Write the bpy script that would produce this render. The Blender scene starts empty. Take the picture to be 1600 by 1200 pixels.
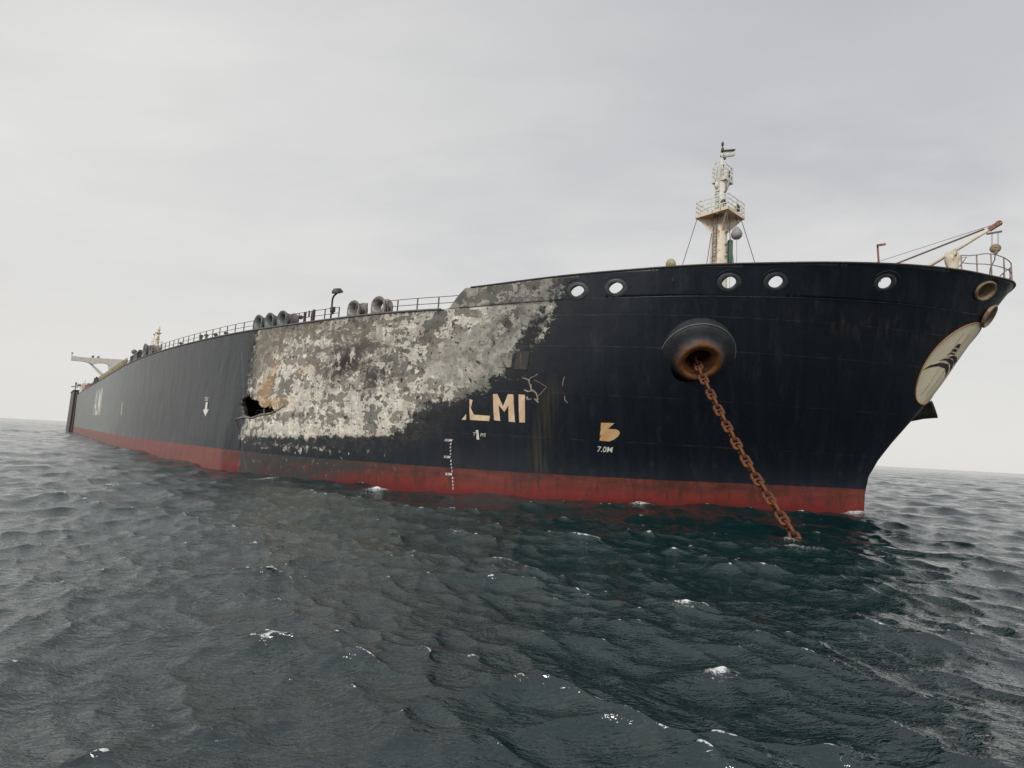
import bpy, bmesh, math, random
import numpy as np
from mathutils import Vector, Matrix, geometry, noise
random.seed(7); np.random.seed(7)
SC = bpy.context.scene
COL = SC.collection

# ------------------------------------------------------------------ camera
F_PX = 850.0                                   # focal length for a 1600 px wide picture
ROLL, PITCH, CAM_H = math.radians(3.148), math.radians(6.434), 4.17
cam = bpy.data.cameras.new('camera'); cam.sensor_width = 36.0; cam.lens = 36.0 * F_PX / 1600.0
cam.clip_start = 0.1; cam.clip_end = 30000
co = bpy.data.objects.new('camera', cam); COL.objects.link(co)
co.matrix_world = (Matrix.Translation((0, 0, CAM_H)) @ Matrix.Rotation(math.pi/2 + PITCH, 4, 'X')
                   @ Matrix.Rotation(ROLL, 4, 'Z'))
SC.camera = co

# ------------------------------------------------------------------ view, sky, sun
SC.view_settings.view_transform = 'Standard'; SC.view_settings.look = 'None'
SC.view_settings.exposure = 0.0; SC.view_settings.gamma = 1.0
SC.cycles.use_denoising = True
SC.cycles.max_bounces = 6; SC.cycles.diffuse_bounces = 3; SC.cycles.glossy_bounces = 3
SUN_EL, SUN_AZ = math.radians(38), math.radians(205)      # azimuth clockwise from +Y
sun = bpy.data.lights.new('sun', 'SUN'); sun.energy = 1.9; sun.angle = math.radians(14); sun.color = (1.0, 0.965, 0.91)
so = bpy.data.objects.new('sun', sun); COL.objects.link(so)
sd = Vector((math.sin(SUN_AZ)*math.cos(SUN_EL), math.cos(SUN_AZ)*math.cos(SUN_EL), math.sin(SUN_EL)))
so.rotation_euler = sd.to_track_quat('Z', 'Y').to_euler(); so.location = (0, 0, 200)

W = bpy.data.worlds.new('World'); SC.world = W; W.use_nodes = True
nt = W.node_tree; nt.nodes.clear()
def N(nt, t, **k):
    n = nt.nodes.new(t)
    for a, b in k.items(): setattr(n, a, b)
    return n
def lk(nt, a, b): nt.links.new(a, b)
def ramp(nt, pts, fac=None, interp='LINEAR'):
    r = N(nt, 'ShaderNodeValToRGB'); r.color_ramp.interpolation = interp
    el = r.color_ramp.elements
    while len(el) < len(pts): el.new(0.5)
    for e, (p, c) in zip(el, pts):
        e.position = p; e.color = (c, c, c, 1) if not isinstance(c, tuple) else (*c, 1)
    if fac is not None: lk(nt, fac, r.inputs[0])
    return r.outputs[0]
def val(nt, op, a, b=None, c=None, clamp=False):
    m = N(nt, 'ShaderNodeMath', operation=op); m.use_clamp = clamp
    for i, v in enumerate((a, b, c)):
        if v is None: continue
        if isinstance(v, (int, float)): m.inputs[i].default_value = v
        else: lk(nt, v, m.inputs[i])
    return m.outputs[0]
def mixc(nt, fac, a, b, mode='MIX'):
    m = N(nt, 'ShaderNodeMix', data_type='RGBA', blend_type=mode); m.clamp_factor = True
    for s, v in ((m.inputs[0], fac), (m.inputs[6], a), (m.inputs[7], b)):
        if isinstance(v, (int, float)): s.default_value = v if s.type == 'VALUE' else (v, v, v, 1)
        elif isinstance(v, tuple): s.default_value = (*v, 1)
        else: lk(nt, v, s)
    return m.outputs[2]
def noi(nt, vec, scale, detail=4, rough=.55, dist=0., lac=2.0, loc=None, sc=None):
    if loc or sc:
        mp = N(nt, 'ShaderNodeMapping'); lk(nt, vec, mp.inputs[0])
        if loc: mp.inputs[1].default_value = loc
        if sc: mp.inputs[3].default_value = sc
        vec = mp.outputs[0]
    n = N(nt, 'ShaderNodeTexNoise'); lk(nt, vec, n.inputs['Vector'])
    n.inputs['Scale'].default_value = scale; n.inputs['Detail'].default_value = detail
    n.inputs['Roughness'].default_value = rough; n.inputs['Distortion'].default_value = dist
    n.inputs['Lacunarity'].default_value = lac
    return n.outputs[0]

tc = N(nt, 'ShaderNodeTexCoord'); D = tc.outputs['Generated']
sx = N(nt, 'ShaderNodeSeparateXYZ'); lk(nt, D, sx.inputs[0])
dx_, dy_, dz_ = sx.outputs
# cloud deck: project the direction on a high plane so that clouds stretch to the horizon
zz = val(nt, 'ADD', val(nt, 'MAXIMUM', dz_, 0.0), 0.16)
cx = N(nt, 'ShaderNodeCombineXYZ'); lk(nt, val(nt, 'DIVIDE', dx_, zz), cx.inputs[0]); lk(nt, val(nt, 'DIVIDE', dy_, zz), cx.inputs[1])
c1 = noi(nt, cx.outputs[0], 0.55, 5, .5, .35, loc=(1.3, 4.1, 0))
c2 = noi(nt, cx.outputs[0], 1.6, 5, .55, .25, loc=(7.3, 2.2, 0), sc=(1.0, 1.7, 1))
cl = val(nt, 'ADD', val(nt, 'MULTIPLY', c1, .7), val(nt, 'MULTIPLY', c2, .3))
cloud = ramp(nt, [(.36, (.64, .643, .655)), (.50, (.755, .752, .740)), (.62, (.825, .817, .798))], cl)
hor = ramp(nt, [(0.0, 1.0), (0.10, .85), (.32, .25), (.60, 0.0)], dz_)
base = mixc(nt, hor, cloud, (.785, .766, .732))
hi = ramp(nt, [(.20, 0.0), (.60, 1.0)], dz_)
lefty = val(nt, 'MULTIPLY_ADD', dx_, .75, .42, clamp=True)
base = mixc(nt, val(nt, 'MULTIPLY', val(nt, 'MULTIPLY', hi, lefty), .90), base, (.47, .475, .505))
c3 = noi(nt, cx.outputs[0], .9, 6, .55, .6, loc=(2.2, 9.1, 0), sc=(.8, 1.5, 1))
mot = val(nt, 'MULTIPLY', ramp(nt, [(.42, 0.), (.58, 1.)], c3), ramp(nt, [(.12, 0.), (.45, 1.)], dz_))
base = mixc(nt, val(nt, 'MULTIPLY', mot, val(nt, 'MULTIPLY_ADD', lefty, .55, .15)), base, (.50, .505, .53))
# the lit side of the overcast, behind the viewer
back = ramp(nt, [(0.0, 0.0), (.9, 1.0)], val(nt, 'MULTIPLY', dy_, -1.0))
base = mixc(nt, val(nt, 'MULTIPLY', back, .6), base, (1.05, 1.02, .98))
sky = N(nt, 'ShaderNodeTexSky', sky_type='NISHITA'); sky.sun_disc = False
sky.sun_elevation = SUN_EL; sky.sun_rotation = SUN_AZ
skyc = N(nt, 'ShaderNodeVectorMath', operation='SCALE'); lk(nt, sky.outputs[0], skyc.inputs[0]); skyc.inputs['Scale'].default_value = .1
base = mixc(nt, .06, base, skyc.outputs[0])
bg = N(nt, 'ShaderNodeBackground'); lk(nt, base, bg.inputs[0]); bg.inputs[1].default_value = 1.0
wo = N(nt, 'ShaderNodeOutputWorld'); lk(nt, bg.outputs[0], wo.inputs[0])

# ------------------------------------------------------------------ ship frame
# local axes: +x forward, +y port, +z up; origin on the stem at the waterline
ROOT_LOC = (30.683, 47.311, 0.0); ROOT_ROT = math.atan2(-.75677, .65368)

def pchip(xs, ys):
    xs = np.array(xs, float); ys = np.array(ys, float); h = np.diff(xs); d = np.diff(ys)/h
    m = np.zeros(len(xs))
    for i in range(1, len(xs)-1):
        if d[i-1]*d[i] > 0:
            w1 = 2*h[i]+h[i-1]; w2 = h[i]+2*h[i-1]; m[i] = (w1+w2)/(w1/d[i-1]+w2/d[i])
    m[0] = d[0]; m[-1] = d[-1]
    def f(x):
        x = np.clip(np.asarray(x, float), xs[0], xs[-1]); i = np.clip(np.searchsorted(xs, x)-1, 0, len(h)-1)
        t = (x-xs[i])/h[i]; H = h[i]
        return ((1+2*t)*(1-t)**2*ys[i]+t*(1-t)**2*H*m[i]+t*t*(3-2*t)*ys[i+1]+t*t*(t-1)*H*m[i+1])
    return f
XE = -110.; XT = -300.
def prof(pts, x0):
    q = [math.sqrt(max(x0-x, 0)) for x, b in pts]; b = [b for x, b in pts]
    g = pchip(q, b); return lambda x: g(np.sqrt(np.maximum(x0-x, 0)))
RED = [(0.13, 0), (-0.7, .75), (-2.4, 3.5), (-6.0, 10.0), (-10.6, 17.8), (-15.1, 23.2), (-20., 27.3), (-25.2, 30.6), (-43, 37.6), (-69, 40.3), (-93, 41.9), (-110, 42.6)]
DK = [(10.26, 0), (9.6, 2.6), (8.1, 6.4), (5.4, 10.9), (2.5, 14.4), (-.5, 17.3), (-3.7, 20.1), (-7.4, 22.6), (-11.4, 25), (-17.4, 27.8), (-24.5, 31.1), (-36.9, 34.7), (-50., 38.0), (-64.5, 40.3), (-78, 41.7), (-94, 42.6), (-110, 42.9)]
fR = prof(RED, 0.13); fD = prof(DK, 10.26)
phi_ = pchip([-9, -3, 0, 2.07, 3.34, 4.85, 6.56, 8.48, 10.93, 13.11, 15.76, 17.58, 18.6], [(v-.13)/10.13 for v in [-.6, -.1, 0, .13, .44, 1.26, 2.44, 3.89, 5.55, 6.82, 8.45, 9.62, 10.35]])
def xb(u, z):
    p = phi_(z); xr = .13+(XE-.13)*u; xd = 10.26+(XE-10.26)*u
    br = fR(xr); bd = fD(xd)
    return xr+(xd-xr)*p, np.maximum(br+(bd-br)*p, 0)
_w = np.linspace(0, 1, 2001)
fR0 = prof([(0.13, 0), (-0.4, 1.9), (-2.2, 5.0), (-5.5, 10.8)]+RED[4:], .13); fRn = fR; fR = fR0
_X, _B = xb(_w**2, 9.); fR = fRn
ARC = np.concatenate([[0], np.cumsum(np.hypot(np.diff(_X), np.diff(_B)))]); A1 = float(ARC[-1])
def hp(a, z):
    """girth coordinate a (m aft of the stem along the plating) and height -> arrays x, y, z (starboard a>0)"""
    a = np.asarray(a, float); z = np.asarray(z, float)+0*a; s = np.where(a < 0, 1., -1.); aa = np.abs(a)
    u = np.interp(aa, ARC, _w)**2
    x, b = xb(u, z)
    ext = np.maximum(aa-A1, 0); x = x-ext
    b = b-np.clip((ext-186)/12., 0, 1)**2*1.0
    return x, s*b, z
def hv(a, z, off=0.0):
    p = Vector(tuple(float(v) for v in hp(a, z)))
    if off: p = p+hn(a, z)*off
    return p
def hn(a, z):
    e = .05
    da = hv(a+e, z)-hv(a-e, z); dz = hv(a, z+e)-hv(a, z-e)
    n = dz.cross(da)
    n.normalize()
    return n if True else -n
def a_of(x, z):
    x0 = .13+10.13*float(phi_(z))
    if x < XE: return A1+XE-x
    u = max((x-x0)/(XE-x0), 0); return float(np.interp(math.sqrt(u), _w, ARC))
DECK_Z = 15.1
def zdeck(x): return DECK_Z+np.clip((np.asarray(x, float)+21.3)/31.6, 0, 1)*0.85
def ztop(x):
    x = np.asarray(x, float)
    full = 16.72+(x+21.)/31.3*1.65
    return np.where(x > -20.1, full, np.where(x < -21.3, DECK_Z, DECK_Z+(x+21.3)/1.2*(full-DECK_Z)))
def ztop_a(a):
    z = 17.
    for i in range(6): z = float(ztop(hp(a, z)[0]))
    return z
def zdeck_a(a): return float(zdeck(hp(a, 15.5)[0]))
_n = hn(60, 8.0)
NSIGN = 1.0 if _n.y < 0 else -1.0
_hn0 = hn
def hn(a, z): return _hn0(a, z)*NSIGN

# ------------------------------------------------------------------ helpers
def tag(o, label=None, cat=None, group=None, kind=None):
    for k, v in (('label', label), ('category', cat), ('group', group), ('kind', kind)):
        if v: o[k] = v
    return o
def link(name, me, m, parent=None, smooth=False):
    o = bpy.data.objects.new(name, me); COL.objects.link(o)
    if m is not None: me.materials.append(m)
    if parent: o.parent = parent
    if smooth:
        me.polygons.foreach_set('use_smooth', [True]*len(me.polygons))
    return o
def empty(name, loc=(0, 0, 0), rz=0.):
    o = bpy.data.objects.new(name, None); COL.objects.link(o); o.location = loc; o.rotation_euler = (0, 0, rz)
    o.empty_display_size = .3; return o
class MB:
    """collects simple shapes, links them as one mesh"""
    def __init__(s): s.v = []; s.f = []; s.sm = []
    def add(s, v, f, sm=False):
        k = len(s.v); s.v += [tuple(p) for p in v]; s.f += [tuple(i+k for i in q) for q in f]; s.sm += [sm]*len(f); return s
    def box(s, c, d, rot=None):
        v = [Vector((x*d[0]/2, y*d[1]/2, z*d[2]/2)) for x in (-1, 1) for y in (-1, 1) for z in (-1, 1)]
        if rot is not None: v = [rot @ p for p in v]
        v = [p+Vector(c) for p in v]
        return s.add(v, [(0, 1, 3, 2), (4, 6, 7, 5), (0, 4, 5, 1), (2, 3, 7, 6), (0, 2, 6, 4), (1, 5, 7, 3)])
    def bar(s, a, b, w, h=None):
        a, b = Vector(a), Vector(b); d = b-a; q = d.to_track_quat('X', 'Z').to_matrix()
        return s.box((a+b)/2, (d.length, w, h or w), q)
    def tube(s, pts, r, n=8, r2=None, cap=True, closed=False):
        pts = [Vector(p) for p in pts]; m = len(pts); rs = r if isinstance(r, (list, tuple)) else [r+((r2-r) if r2 is not None else 0)*i/max(m-1, 1) for i in range(m)]
        v = []; f = []; prev = None
        for i, p in enumerate(pts):
            if closed: t = pts[(i+1) % m]-pts[i-1]
            else: t = pts[min(i+1, m-1)]-pts[max(i-1, 0)]
            t.normalize()
            if prev is None: u = t.orthogonal().normalized()
            else: u = (prev-t*prev.dot(t)).normalized()
            prev = u; w = t.cross(u)
            for k in range(n):
                an = 2*math.pi*k/n; v.append(p+(u*math.cos(an)+w*math.sin(an))*rs[i])
        for i in range(m if closed else m-1):
            j = (i+1) % m
            for k in range(n): f.append((i*n+k, i*n+(k+1) % n, j*n+(k+1) % n, j*n+k))
        if cap and not closed: f += [tuple(range(n-1, -1, -1)), tuple(range((m-1)*n, m*n))]
        return s.add(v, f, n > 5)
    def lathe(s, prof, M, n=24, sy=1.0, closed=False):
        v = []; f = []; m = len(prof)
        for r, z in prof:
            for k in range(n):
                an = 2*math.pi*k/n; v.append(M @ Vector((r*math.cos(an), r*math.sin(an)*sy, z)))
        for i in range(m if closed else m-1):
            j = (i+1) % m
            for k in range(n): f.append((i*n+k, i*n+(k+1) % n, j*n+(k+1) % n, j*n+k))
        return s.add(v, f, True)
    def poly(s, pts, ext):
        """prism of a polygon, extruded by vector ext"""
        n = len(pts); pts = [Vector(p) for p in pts]; e = Vector(ext)
        return s.add(pts+[p+e for p in pts], [tuple(range(n-1, -1, -1)), tuple(range(n, 2*n))]+[(i, (i+1) % n, (i+1) % n+n, i+n) for i in range(n)])
    def mesh(s, name):
        me = bpy.data.meshes.new(name); me.from_pydata(s.v, [], s.f); me.update()
        me.polygons.foreach_set('use_smooth', s.sm)
        bm = bmesh.new(); bm.from_mesh(me); bmesh.ops.recalc_face_normals(bm, faces=bm.faces); bm.to_mesh(me); bm.free()
        return me
    def build(s, name, m, parent=None): return link(name, s.mesh(name), m, parent)
def frame(p, z, x=None):
    z = Vector(z).normalized(); x = Vector(x) if x is not None else z.orthogonal(); x = (x-z*x.dot(z)).normalized(); y = z.cross(x)
    M = Matrix.Identity(4)
    for i in range(3): M[i][0] = x[i]; M[i][1] = y[i]; M[i][2] = z[i]; M[i][3] = p[i]
    return M
def pip(P, poly):
    x, y = P[:, 0], P[:, 1]; ins = np.zeros(len(P), bool); n = len(poly)
    for i in range(n):
        x1, y1 = poly[i]; x2, y2 = poly[(i+1) % n]
        c = ((y1 > y) != (y2 > y)) & (x < (x2-x1)*(y-y1)/((y2-y1) or 1e-9)+x1); ins ^= c
    return ins
def sdist(P, poly, closed=True):
    d = np.full(len(P), 1e9); n = len(poly)
    for i in range(n if closed else n-1):
        a = np.array(poly[i], float); b = np.array(poly[(i+1) % n], float); ab = b-a
        t = np.clip(((P-a)@ab)/max(ab@ab, 1e-9), 0, 1); d = np.minimum(d, np.linalg.norm(P-a-t[:, None]*ab, axis=1))
    return np.where(pip(P, poly), d, -d) if closed else d
def jag(poly, step, amp, seed=0):
    rnd = random.Random(seed); out = []
    for i in range(len(poly)):
        a = Vector(poly[i]); b = Vector(poly[(i+1) % len(poly)]); n = max(1, int((b-a).length/step)); t = (b-a)
        nn = Vector((-t.y, t.x)).normalized() if t.length > 0 else Vector((0, 0))
        for k in range(n):
            p = a+t*(k/n)+nn*rnd.uniform(-amp, amp); out.append((p.x, p.y))
    return out
def ell(ca, cz, ra, rz, n=28): return [(ca+ra*math.cos(2*math.pi*i/n), cz+rz*math.sin(2*math.pi*i/n)) for i in range(n)]
def cdt(outline, holes, grid):
    """triangulates outline minus holes through the grid points; returns 2-D verts and triangles"""
    vs = [Vector(p) for p in outline]; es = [(i, (i+1) % len(outline)) for i in range(len(outline))]
    for h in holes:
        k = len(vs); vs += [Vector(p) for p in h]; es += [(k+i, k+(i+1) % len(h)) for i in range(len(h))]
    G = np.array(grid, float).reshape(-1, 2)
    keep = pip(G, outline) & (sdist(G, outline, True) > .02)
    for h in holes: keep &= sdist(G, h, True) < -.04
    vs += [Vector(p) for p in G[keep]]
    V, E_, Fc, *_ = geometry.delaunay_2d_cdt(vs, es, [], 0, 1e-5)
    V = np.array([tuple(v) for v in V]); F = np.array([tuple(f) for f in Fc])
    C = V[F].mean(1); ok = pip(C, outline)
    for h in holes: ok &= ~pip(C, h)
    return V, F[ok]
def skin(name, V, F, m, parent, off=0.0, attrs=None, smooth=True):
    x, y, z = hp(V[:, 0], V[:, 1])
    P = np.stack([x, y, z], 1)
    if off:
        e = .04
        pa = np.stack(hp(V[:, 0]+e, V[:, 1]), 1)-np.stack(hp(V[:, 0]-e, V[:, 1]), 1)
        pz = np.stack(hp(V[:, 0], V[:, 1]+e), 1)-np.stack(hp(V[:, 0], V[:, 1]-e), 1)
        nn = np.cross(pz, pa)*NSIGN; nn /= np.linalg.norm(nn, axis=1)[:, None]+1e-9; P = P+nn*off
    me = bpy.data.meshes.new(name); me.from_pydata(P.tolist(), [], F.tolist()); me.update()
    # face outward
    nrm = np.empty(len(me.polygons)*3); me.polygons.foreach_get('normal', nrm); nrm = nrm.reshape(-1, 3)
    ce = np.empty(len(me.polygons)*3); me.polygons.foreach_get('center', ce); ce = ce.reshape(-1, 3)
    if (nrm[:, 1]*np.sign(ce[:, 1])).sum() < 0: me.flip_normals()
    at = me.attributes.new('az', 'FLOAT_VECTOR', 'POINT'); at.data.foreach_set('vector', np.stack([V[:, 0], V[:, 1], 0*V[:, 0]], 1).ravel())
    for k, v in (attrs or {}).items():
        at = me.attributes.new(k, 'FLOAT', 'POINT'); at.data.foreach_set('value', v.astype(float))
    return link(name, me, m, parent, smooth)
def decal(name, polys, m, parent, off=.012, step=.35):
    Vs = []; Fs = []; k = 0
    for pl in polys:
        pl = [tuple(p) for p in pl]; A = np.array(pl); a0, z0 = A.min(0); a1, z1 = A.max(0)
        g = [(a, z) for a in np.arange(a0, a1, step) for z in np.arange(z0, z1, step)]
        # densify outline
        out = []
        for i in range(len(pl)):
            p, q = np.array(pl[i]), np.array(pl[(i+1) % len(pl)]); n = max(1, int(np.linalg.norm(q-p)/step))
            out += [tuple(p+(q-p)*j/n) for j in range(n)]
        V, F = cdt(out, [], g or [(1e3, 1e3)]); Vs.append(V); Fs.append(F+k); k += len(V)
    return skin(name, np.concatenate(Vs), np.concatenate(Fs), m, parent, off)
def text_polys(txt, size, a0, z0, squeeze=1.0, shear=0.0, bold=0.0):
    """flat text mapped onto the plating: reading direction runs towards the bow"""
    c = bpy.data.curves.new('t', 'FONT'); c.body = txt; c.size = 1.0; c.resolution_u = 3; c.offset = bold
    o = bpy.data.objects.new('t', c); COL.objects.link(o)
    dg = bpy.context.evaluated_depsgraph_get(); me = bpy.data.meshes.new_from_object(o.evaluated_get(dg))
    V = np.array([tuple(v.co)[:2] for v in me.vertices]); me.calc_loop_triangles()
    F = np.array([tuple(t.vertices) for t in me.loop_triangles])
    bpy.data.objects.remove(o); bpy.data.curves.remove(c); bpy.data.meshes.remove(me)
    s = size/.7
    return np.stack([a0-V[:, 0]*s*squeeze+V[:, 1]*s*shear, z0+V[:, 1]*s], 1), F

# ------------------------------------------------------------------ materials
def mat(name): 
    m = bpy.data.materials.new(name); m.use_nodes = True; nt = m.node_tree
    return m, nt, nt.nodes['Principled BSDF']
def bump(nt, h, b, dist=.02, strength=1.0):
    n = N(nt, 'ShaderNodeBump'); n.inputs['Strength'].default_value = strength; n.inputs['Distance'].default_value = dist
    lk(nt, h, n.inputs['Height']); lk(nt, n.outputs[0], b.inputs['Normal'])
def paint(name, c, c2=None, rust=.35, rough=.5, scale=1.2, rustc=(.17, .065, .025), metal=0.):
    """weathered paint: tone drift, vertical streaks and rust blooms"""
    m, nt, b = mat(name); tcn = N(nt, 'ShaderNodeTexCoord').outputs['Object']
    n1 = noi(nt, tcn, scale, 6, .6); n2 = noi(nt, tcn, scale*2.2, 6, .65, .3, loc=(3, 5, 1), sc=(1, 1, .28))
    col = mixc(nt, ramp(nt, [(.35, 0.), (.65, 1.)], n1), c, c2 or tuple(v*.72 for v in c))
    t = .70-rust*.3
    col = mixc(nt, ramp(nt, [(t, 0.), (t+.07, 1.)], n2), col, rustc)
    lk(nt, col, b.inputs['Base Color']); b.inputs['Roughness'].default_value = rough; b.inputs['Metallic'].default_value = metal
    bump(nt, noi(nt, tcn, scale*9, 4), b, .006)
    return m
M = {}
M['white'] = paint('weathered_white_paint', (.70, .69, .64), (.60, .58, .52), .35)
M['cream'] = paint('cream_rusty_paint', (.70, .66, .54), (.60, .52, .36), .45, rustc=(.24, .10, .035))
M['collar'] = paint('navy_collar_paint', (.014, .019, .026), (.05, .055, .06), .15)
M['grey'] = paint('grey_steel_paint', (.10, .11, .115), (.15, .155, .15), .35)
M['char'] = paint('charred_steel', (.13, .125, .115), (.30, .28, .25), .55, scale=2.5, rustc=(.10, .05, .03))
M['dark'] = paint('dark_soot_steel', (.030, .030, .032), (.05, .045, .042), .45, scale=2.)
M['rail'] = paint('oxidised_rail_paint', (.085, .075, .07), (.16, .13, .11), .5, scale=2.)
M['palerail'] = paint('faded_rail_paint', (.30, .25, .22), (.25, .17, .14), .5, scale=2.)
M['yellow'] = paint('yellow_walkway_paint', (.36, .31, .13), (.34, .30, .18), .35)
M['signal'] = paint('signal_ball_mesh', (.34, .34, .34), None, .1)
M['green'] = paint('green_lamp_screen', (.05, .17, .12), None, .3)
M['rustred'] = paint('rusty_red_paint', (.20, .07, .045), (.28, .13, .09), .6)
M['rust'] = paint('chain_rust', (.075, .024, .012), (.125, .042, .018), .55, rough=.85, scale=3.2, rustc=(.22, .085, .02))
M['deck'] = paint('red_brown_deck', (.16, .05, .035), None, .4)
M['glass'] = mat('dark_glass')[0]; M['glass'].node_tree.nodes['Principled BSDF'].inputs['Base Color'].default_value = (.01, .015, .02, 1); M['glass'].node_tree.nodes['Principled BSDF'].inputs['Roughness'].default_value = .08
M['tan'] = paint('tan_chock_paint', (.34, .26, .15), (.16, .11, .06), .5, scale=1.6)

def hull_material():
    m, nt, b = mat('burnt_hull_paint')
    at = lambda n: N(nt, 'ShaderNodeAttribute', attribute_name=n)
    V = at('az').outputs['Vector']; s = N(nt, 'ShaderNodeSeparateXYZ'); lk(nt, V, s.inputs[0]); a, z = s.outputs[0], s.outputs[1]
    so3 = N(nt, 'ShaderNodeSeparateXYZ'); lk(nt, N(nt, 'ShaderNodeTexCoord').outputs['Object'], so3.inputs[0])
    cv = N(nt, 'ShaderNodeCombineXYZ'); lk(nt, val(nt, 'SUBTRACT', val(nt, 'MULTIPLY', so3.outputs[1], -.45), val(nt, 'MULTIPLY', so3.outputs[0], .95)), cv.inputs[0]); lk(nt, so3.outputs[2], cv.inputs[1])
    V = cv.outputs[0]      # noise runs along the plating and straight up it
    burn, core, orange, brown, calm, soot = (at(k).outputs['Fac'] for k in ('burn', 'core', 'orange', 'brown', 'calm', 'soot'))
    # sound paint: navy black forward, faded grey aft of the burn, haze painted in toward the stern
    aft = val(nt, 'MULTIPLY_ADD', val(nt, 'ADD', a, val(nt, 'MULTIPLY', noi(nt, V, .8, 4), .6)), 1/1.2, -67.2/1.2, clamp=True)
    aft_haze = val(nt, 'MULTIPLY_ADD', a, 1/90., -72/90., clamp=True)  # distance haze put into the paint colour, paler toward the stern
    streak = noi(nt, V, 1.0, 6, .6, .2, sc=(1.4, .09, 1)); streak2 = noi(nt, V, 1.0, 5, .6, loc=(31, 5, 0), sc=(5., .25, 1))
    fwd = mixc(nt, ramp(nt, [(.45, 0.), (.75, 1.)], streak), (.0045, .0078, .0145), (.010, .015, .023))
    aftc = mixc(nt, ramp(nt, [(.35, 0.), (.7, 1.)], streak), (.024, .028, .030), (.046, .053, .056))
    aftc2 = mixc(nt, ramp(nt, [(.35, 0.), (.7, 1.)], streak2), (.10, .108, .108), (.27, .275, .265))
    aftc = mixc(nt, aft_haze, aftc, aftc2)
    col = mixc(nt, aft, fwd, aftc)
    stern = val(nt, 'GREATER_THAN', a, A1+157.)
    col = mixc(nt, stern, col, (.02, .023, .025))
    # fine scuffs and scattered rust spots
    sc = noi(nt, V, 2.3, 7, .7, .4, loc=(9, 2, 0), sc=(1.0, .5, 1))
    col = mixc(nt, val(nt, 'MULTIPLY', ramp(nt, [(.66, 0.), (.74, 1.)], sc), .35), col, (.10, .085, .07))
    # brown weathering high on the bow flare, salt and chalk low down
    hb = val(nt, 'MULTIPLY', val(nt, 'MULTIPLY_ADD', a, -.12, 2.3, clamp=True), val(nt, 'SUBTRACT', 1.0, val(nt, 'MULTIPLY', val(nt, 'ABSOLUTE', val(nt, 'SUBTRACT', z, 14.3)), .8), clamp=True))
    col = mixc(nt, val(nt, 'MULTIPLY', hb, ramp(nt, [(.50, 0.), (.62, .65)], noi(nt, V, 1.1, 7, .65, .2, loc=(61, 2, 0), sc=(1.4, .5, 1)))), col, (.060, .040, .032))
    sl = noi(nt, V, 1.0, 8, .7, .2, loc=(71, 2, 0), sc=(.9, .35, 1))
    col = mixc(nt, ramp(nt, [(.55, 0.), (.72, .30)], sl), col, (.055, .062, .070))
    # fender and rust run below the bow damage
    run = val(nt, 'SUBTRACT', 1.0, val(nt, 'MULTIPLY', val(nt, 'ABSOLUTE', val(nt, 'SUBTRACT', val(nt, 'ADD', a, val(nt, 'MULTIPLY', z, -.33)), 27.9)), .95), clamp=True)
    runz = val(nt, 'MULTIPLY', val(nt, 'MULTIPLY_ADD', z, -.5, 4.9, clamp=True), val(nt, 'MULTIPLY_ADD', z, .8, -1.2, clamp=True))
    rn = ramp(nt, [(.42, 0.), (.62, 1.)], noi(nt, V, 1.0, 6, .6, .2, loc=(2, 0, 0), sc=(3.2, .16, 1)))
    col = mixc(nt, val(nt, 'MULTIPLY', val(nt, 'MULTIPLY', run, runz), val(nt, 'MULTIPLY', rn, .8)), col, (.075, .060, .026))
    # boot topping
    red = mixc(nt, ramp(nt, [(.35, 0.), (.7, 1.)], noi(nt, V, .9, 6, .65, .3, sc=(.5, 1.6, 1))), (.205, .018, .012), (.14, .022, .015))
    redup = mixc(nt, ramp(nt, [(.4, 0.), (.62, 1.)], noi(nt, V, 1.1, 6, .65, .3, loc=(5, 1, 0), sc=(.35, 1.4, 1))), (.155, .032, .023), (.075, .022, .017))
    red = mixc(nt, val(nt, 'MULTIPLY_ADD', z, 1.1, -.75, clamp=True), red, redup)
    st = noi(nt, V, 1.0, 7, .65, .3, loc=(41, 1, 0), sc=(1.5, .45, 1))
    red = mixc(nt, val(nt, 'MULTIPLY', ramp(nt, [(.48, 0.), (.62, 1.)], st), .72), red, (.050, .018, .015))
    red = mixc(nt, val(nt, 'MULTIPLY', ramp(nt, [(.62, 0.), (.70, 1.)], noi(nt, V, 2.0, 6, .65, .2, loc=(4, 31, 0))), .5), red, (.16, .085, .05))
    red = mixc(nt, val(nt, 'MULTIPLY_ADD', z, -1.6, 1.25, clamp=True), red, (.13, .010, .008))
    red = mixc(nt, aft, red, (.19, .055, .045))
    sootr = at('sootred').outputs['Fac']
    red = mixc(nt, val(nt, 'MULTIPLY', sootr, ramp(nt, [(.45, 1.), (.70, .45)], noi(nt, V, 1.3, 6, .6, .3))), red, (.035, .036, .034))
    red = mixc(nt, val(nt, 'MULTIPLY', sootr, ramp(nt, [(.60, 0.), (.66, .8)], noi(nt, V, 1.7, 7, .7, .5, loc=(8, 8, 0)))), red, (.22, .25, .22))
    col = mixc(nt, val(nt, 'MULTIPLY_ADD', val(nt, 'ADD', z, val(nt, 'MULTIPLY', noi(nt, V, 3., 3), .05)), 40, -40*2.09, clamp=True), red, col)
    # ---- burnt area
    nb = noi(nt, V, .75, 8, .62, .3, loc=(4, 9, 0)); nf = noi(nt, V, 2.6, 8, .68, .6, loc=(1, 3, 0)); nm = noi(nt, V, 1.5, 8, .62, .8, loc=(11, 7, 0))
    edge = val(nt, 'ADD', burn, val(nt, 'ADD', val(nt, 'MULTIPLY_ADD', nb, 4.0, -2.0), val(nt, 'MULTIPLY_ADD', nf, 5.0, -2.5)))
    bm_ = val(nt, 'MULTIPLY_ADD', edge, 5., .4, clamp=True)
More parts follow.
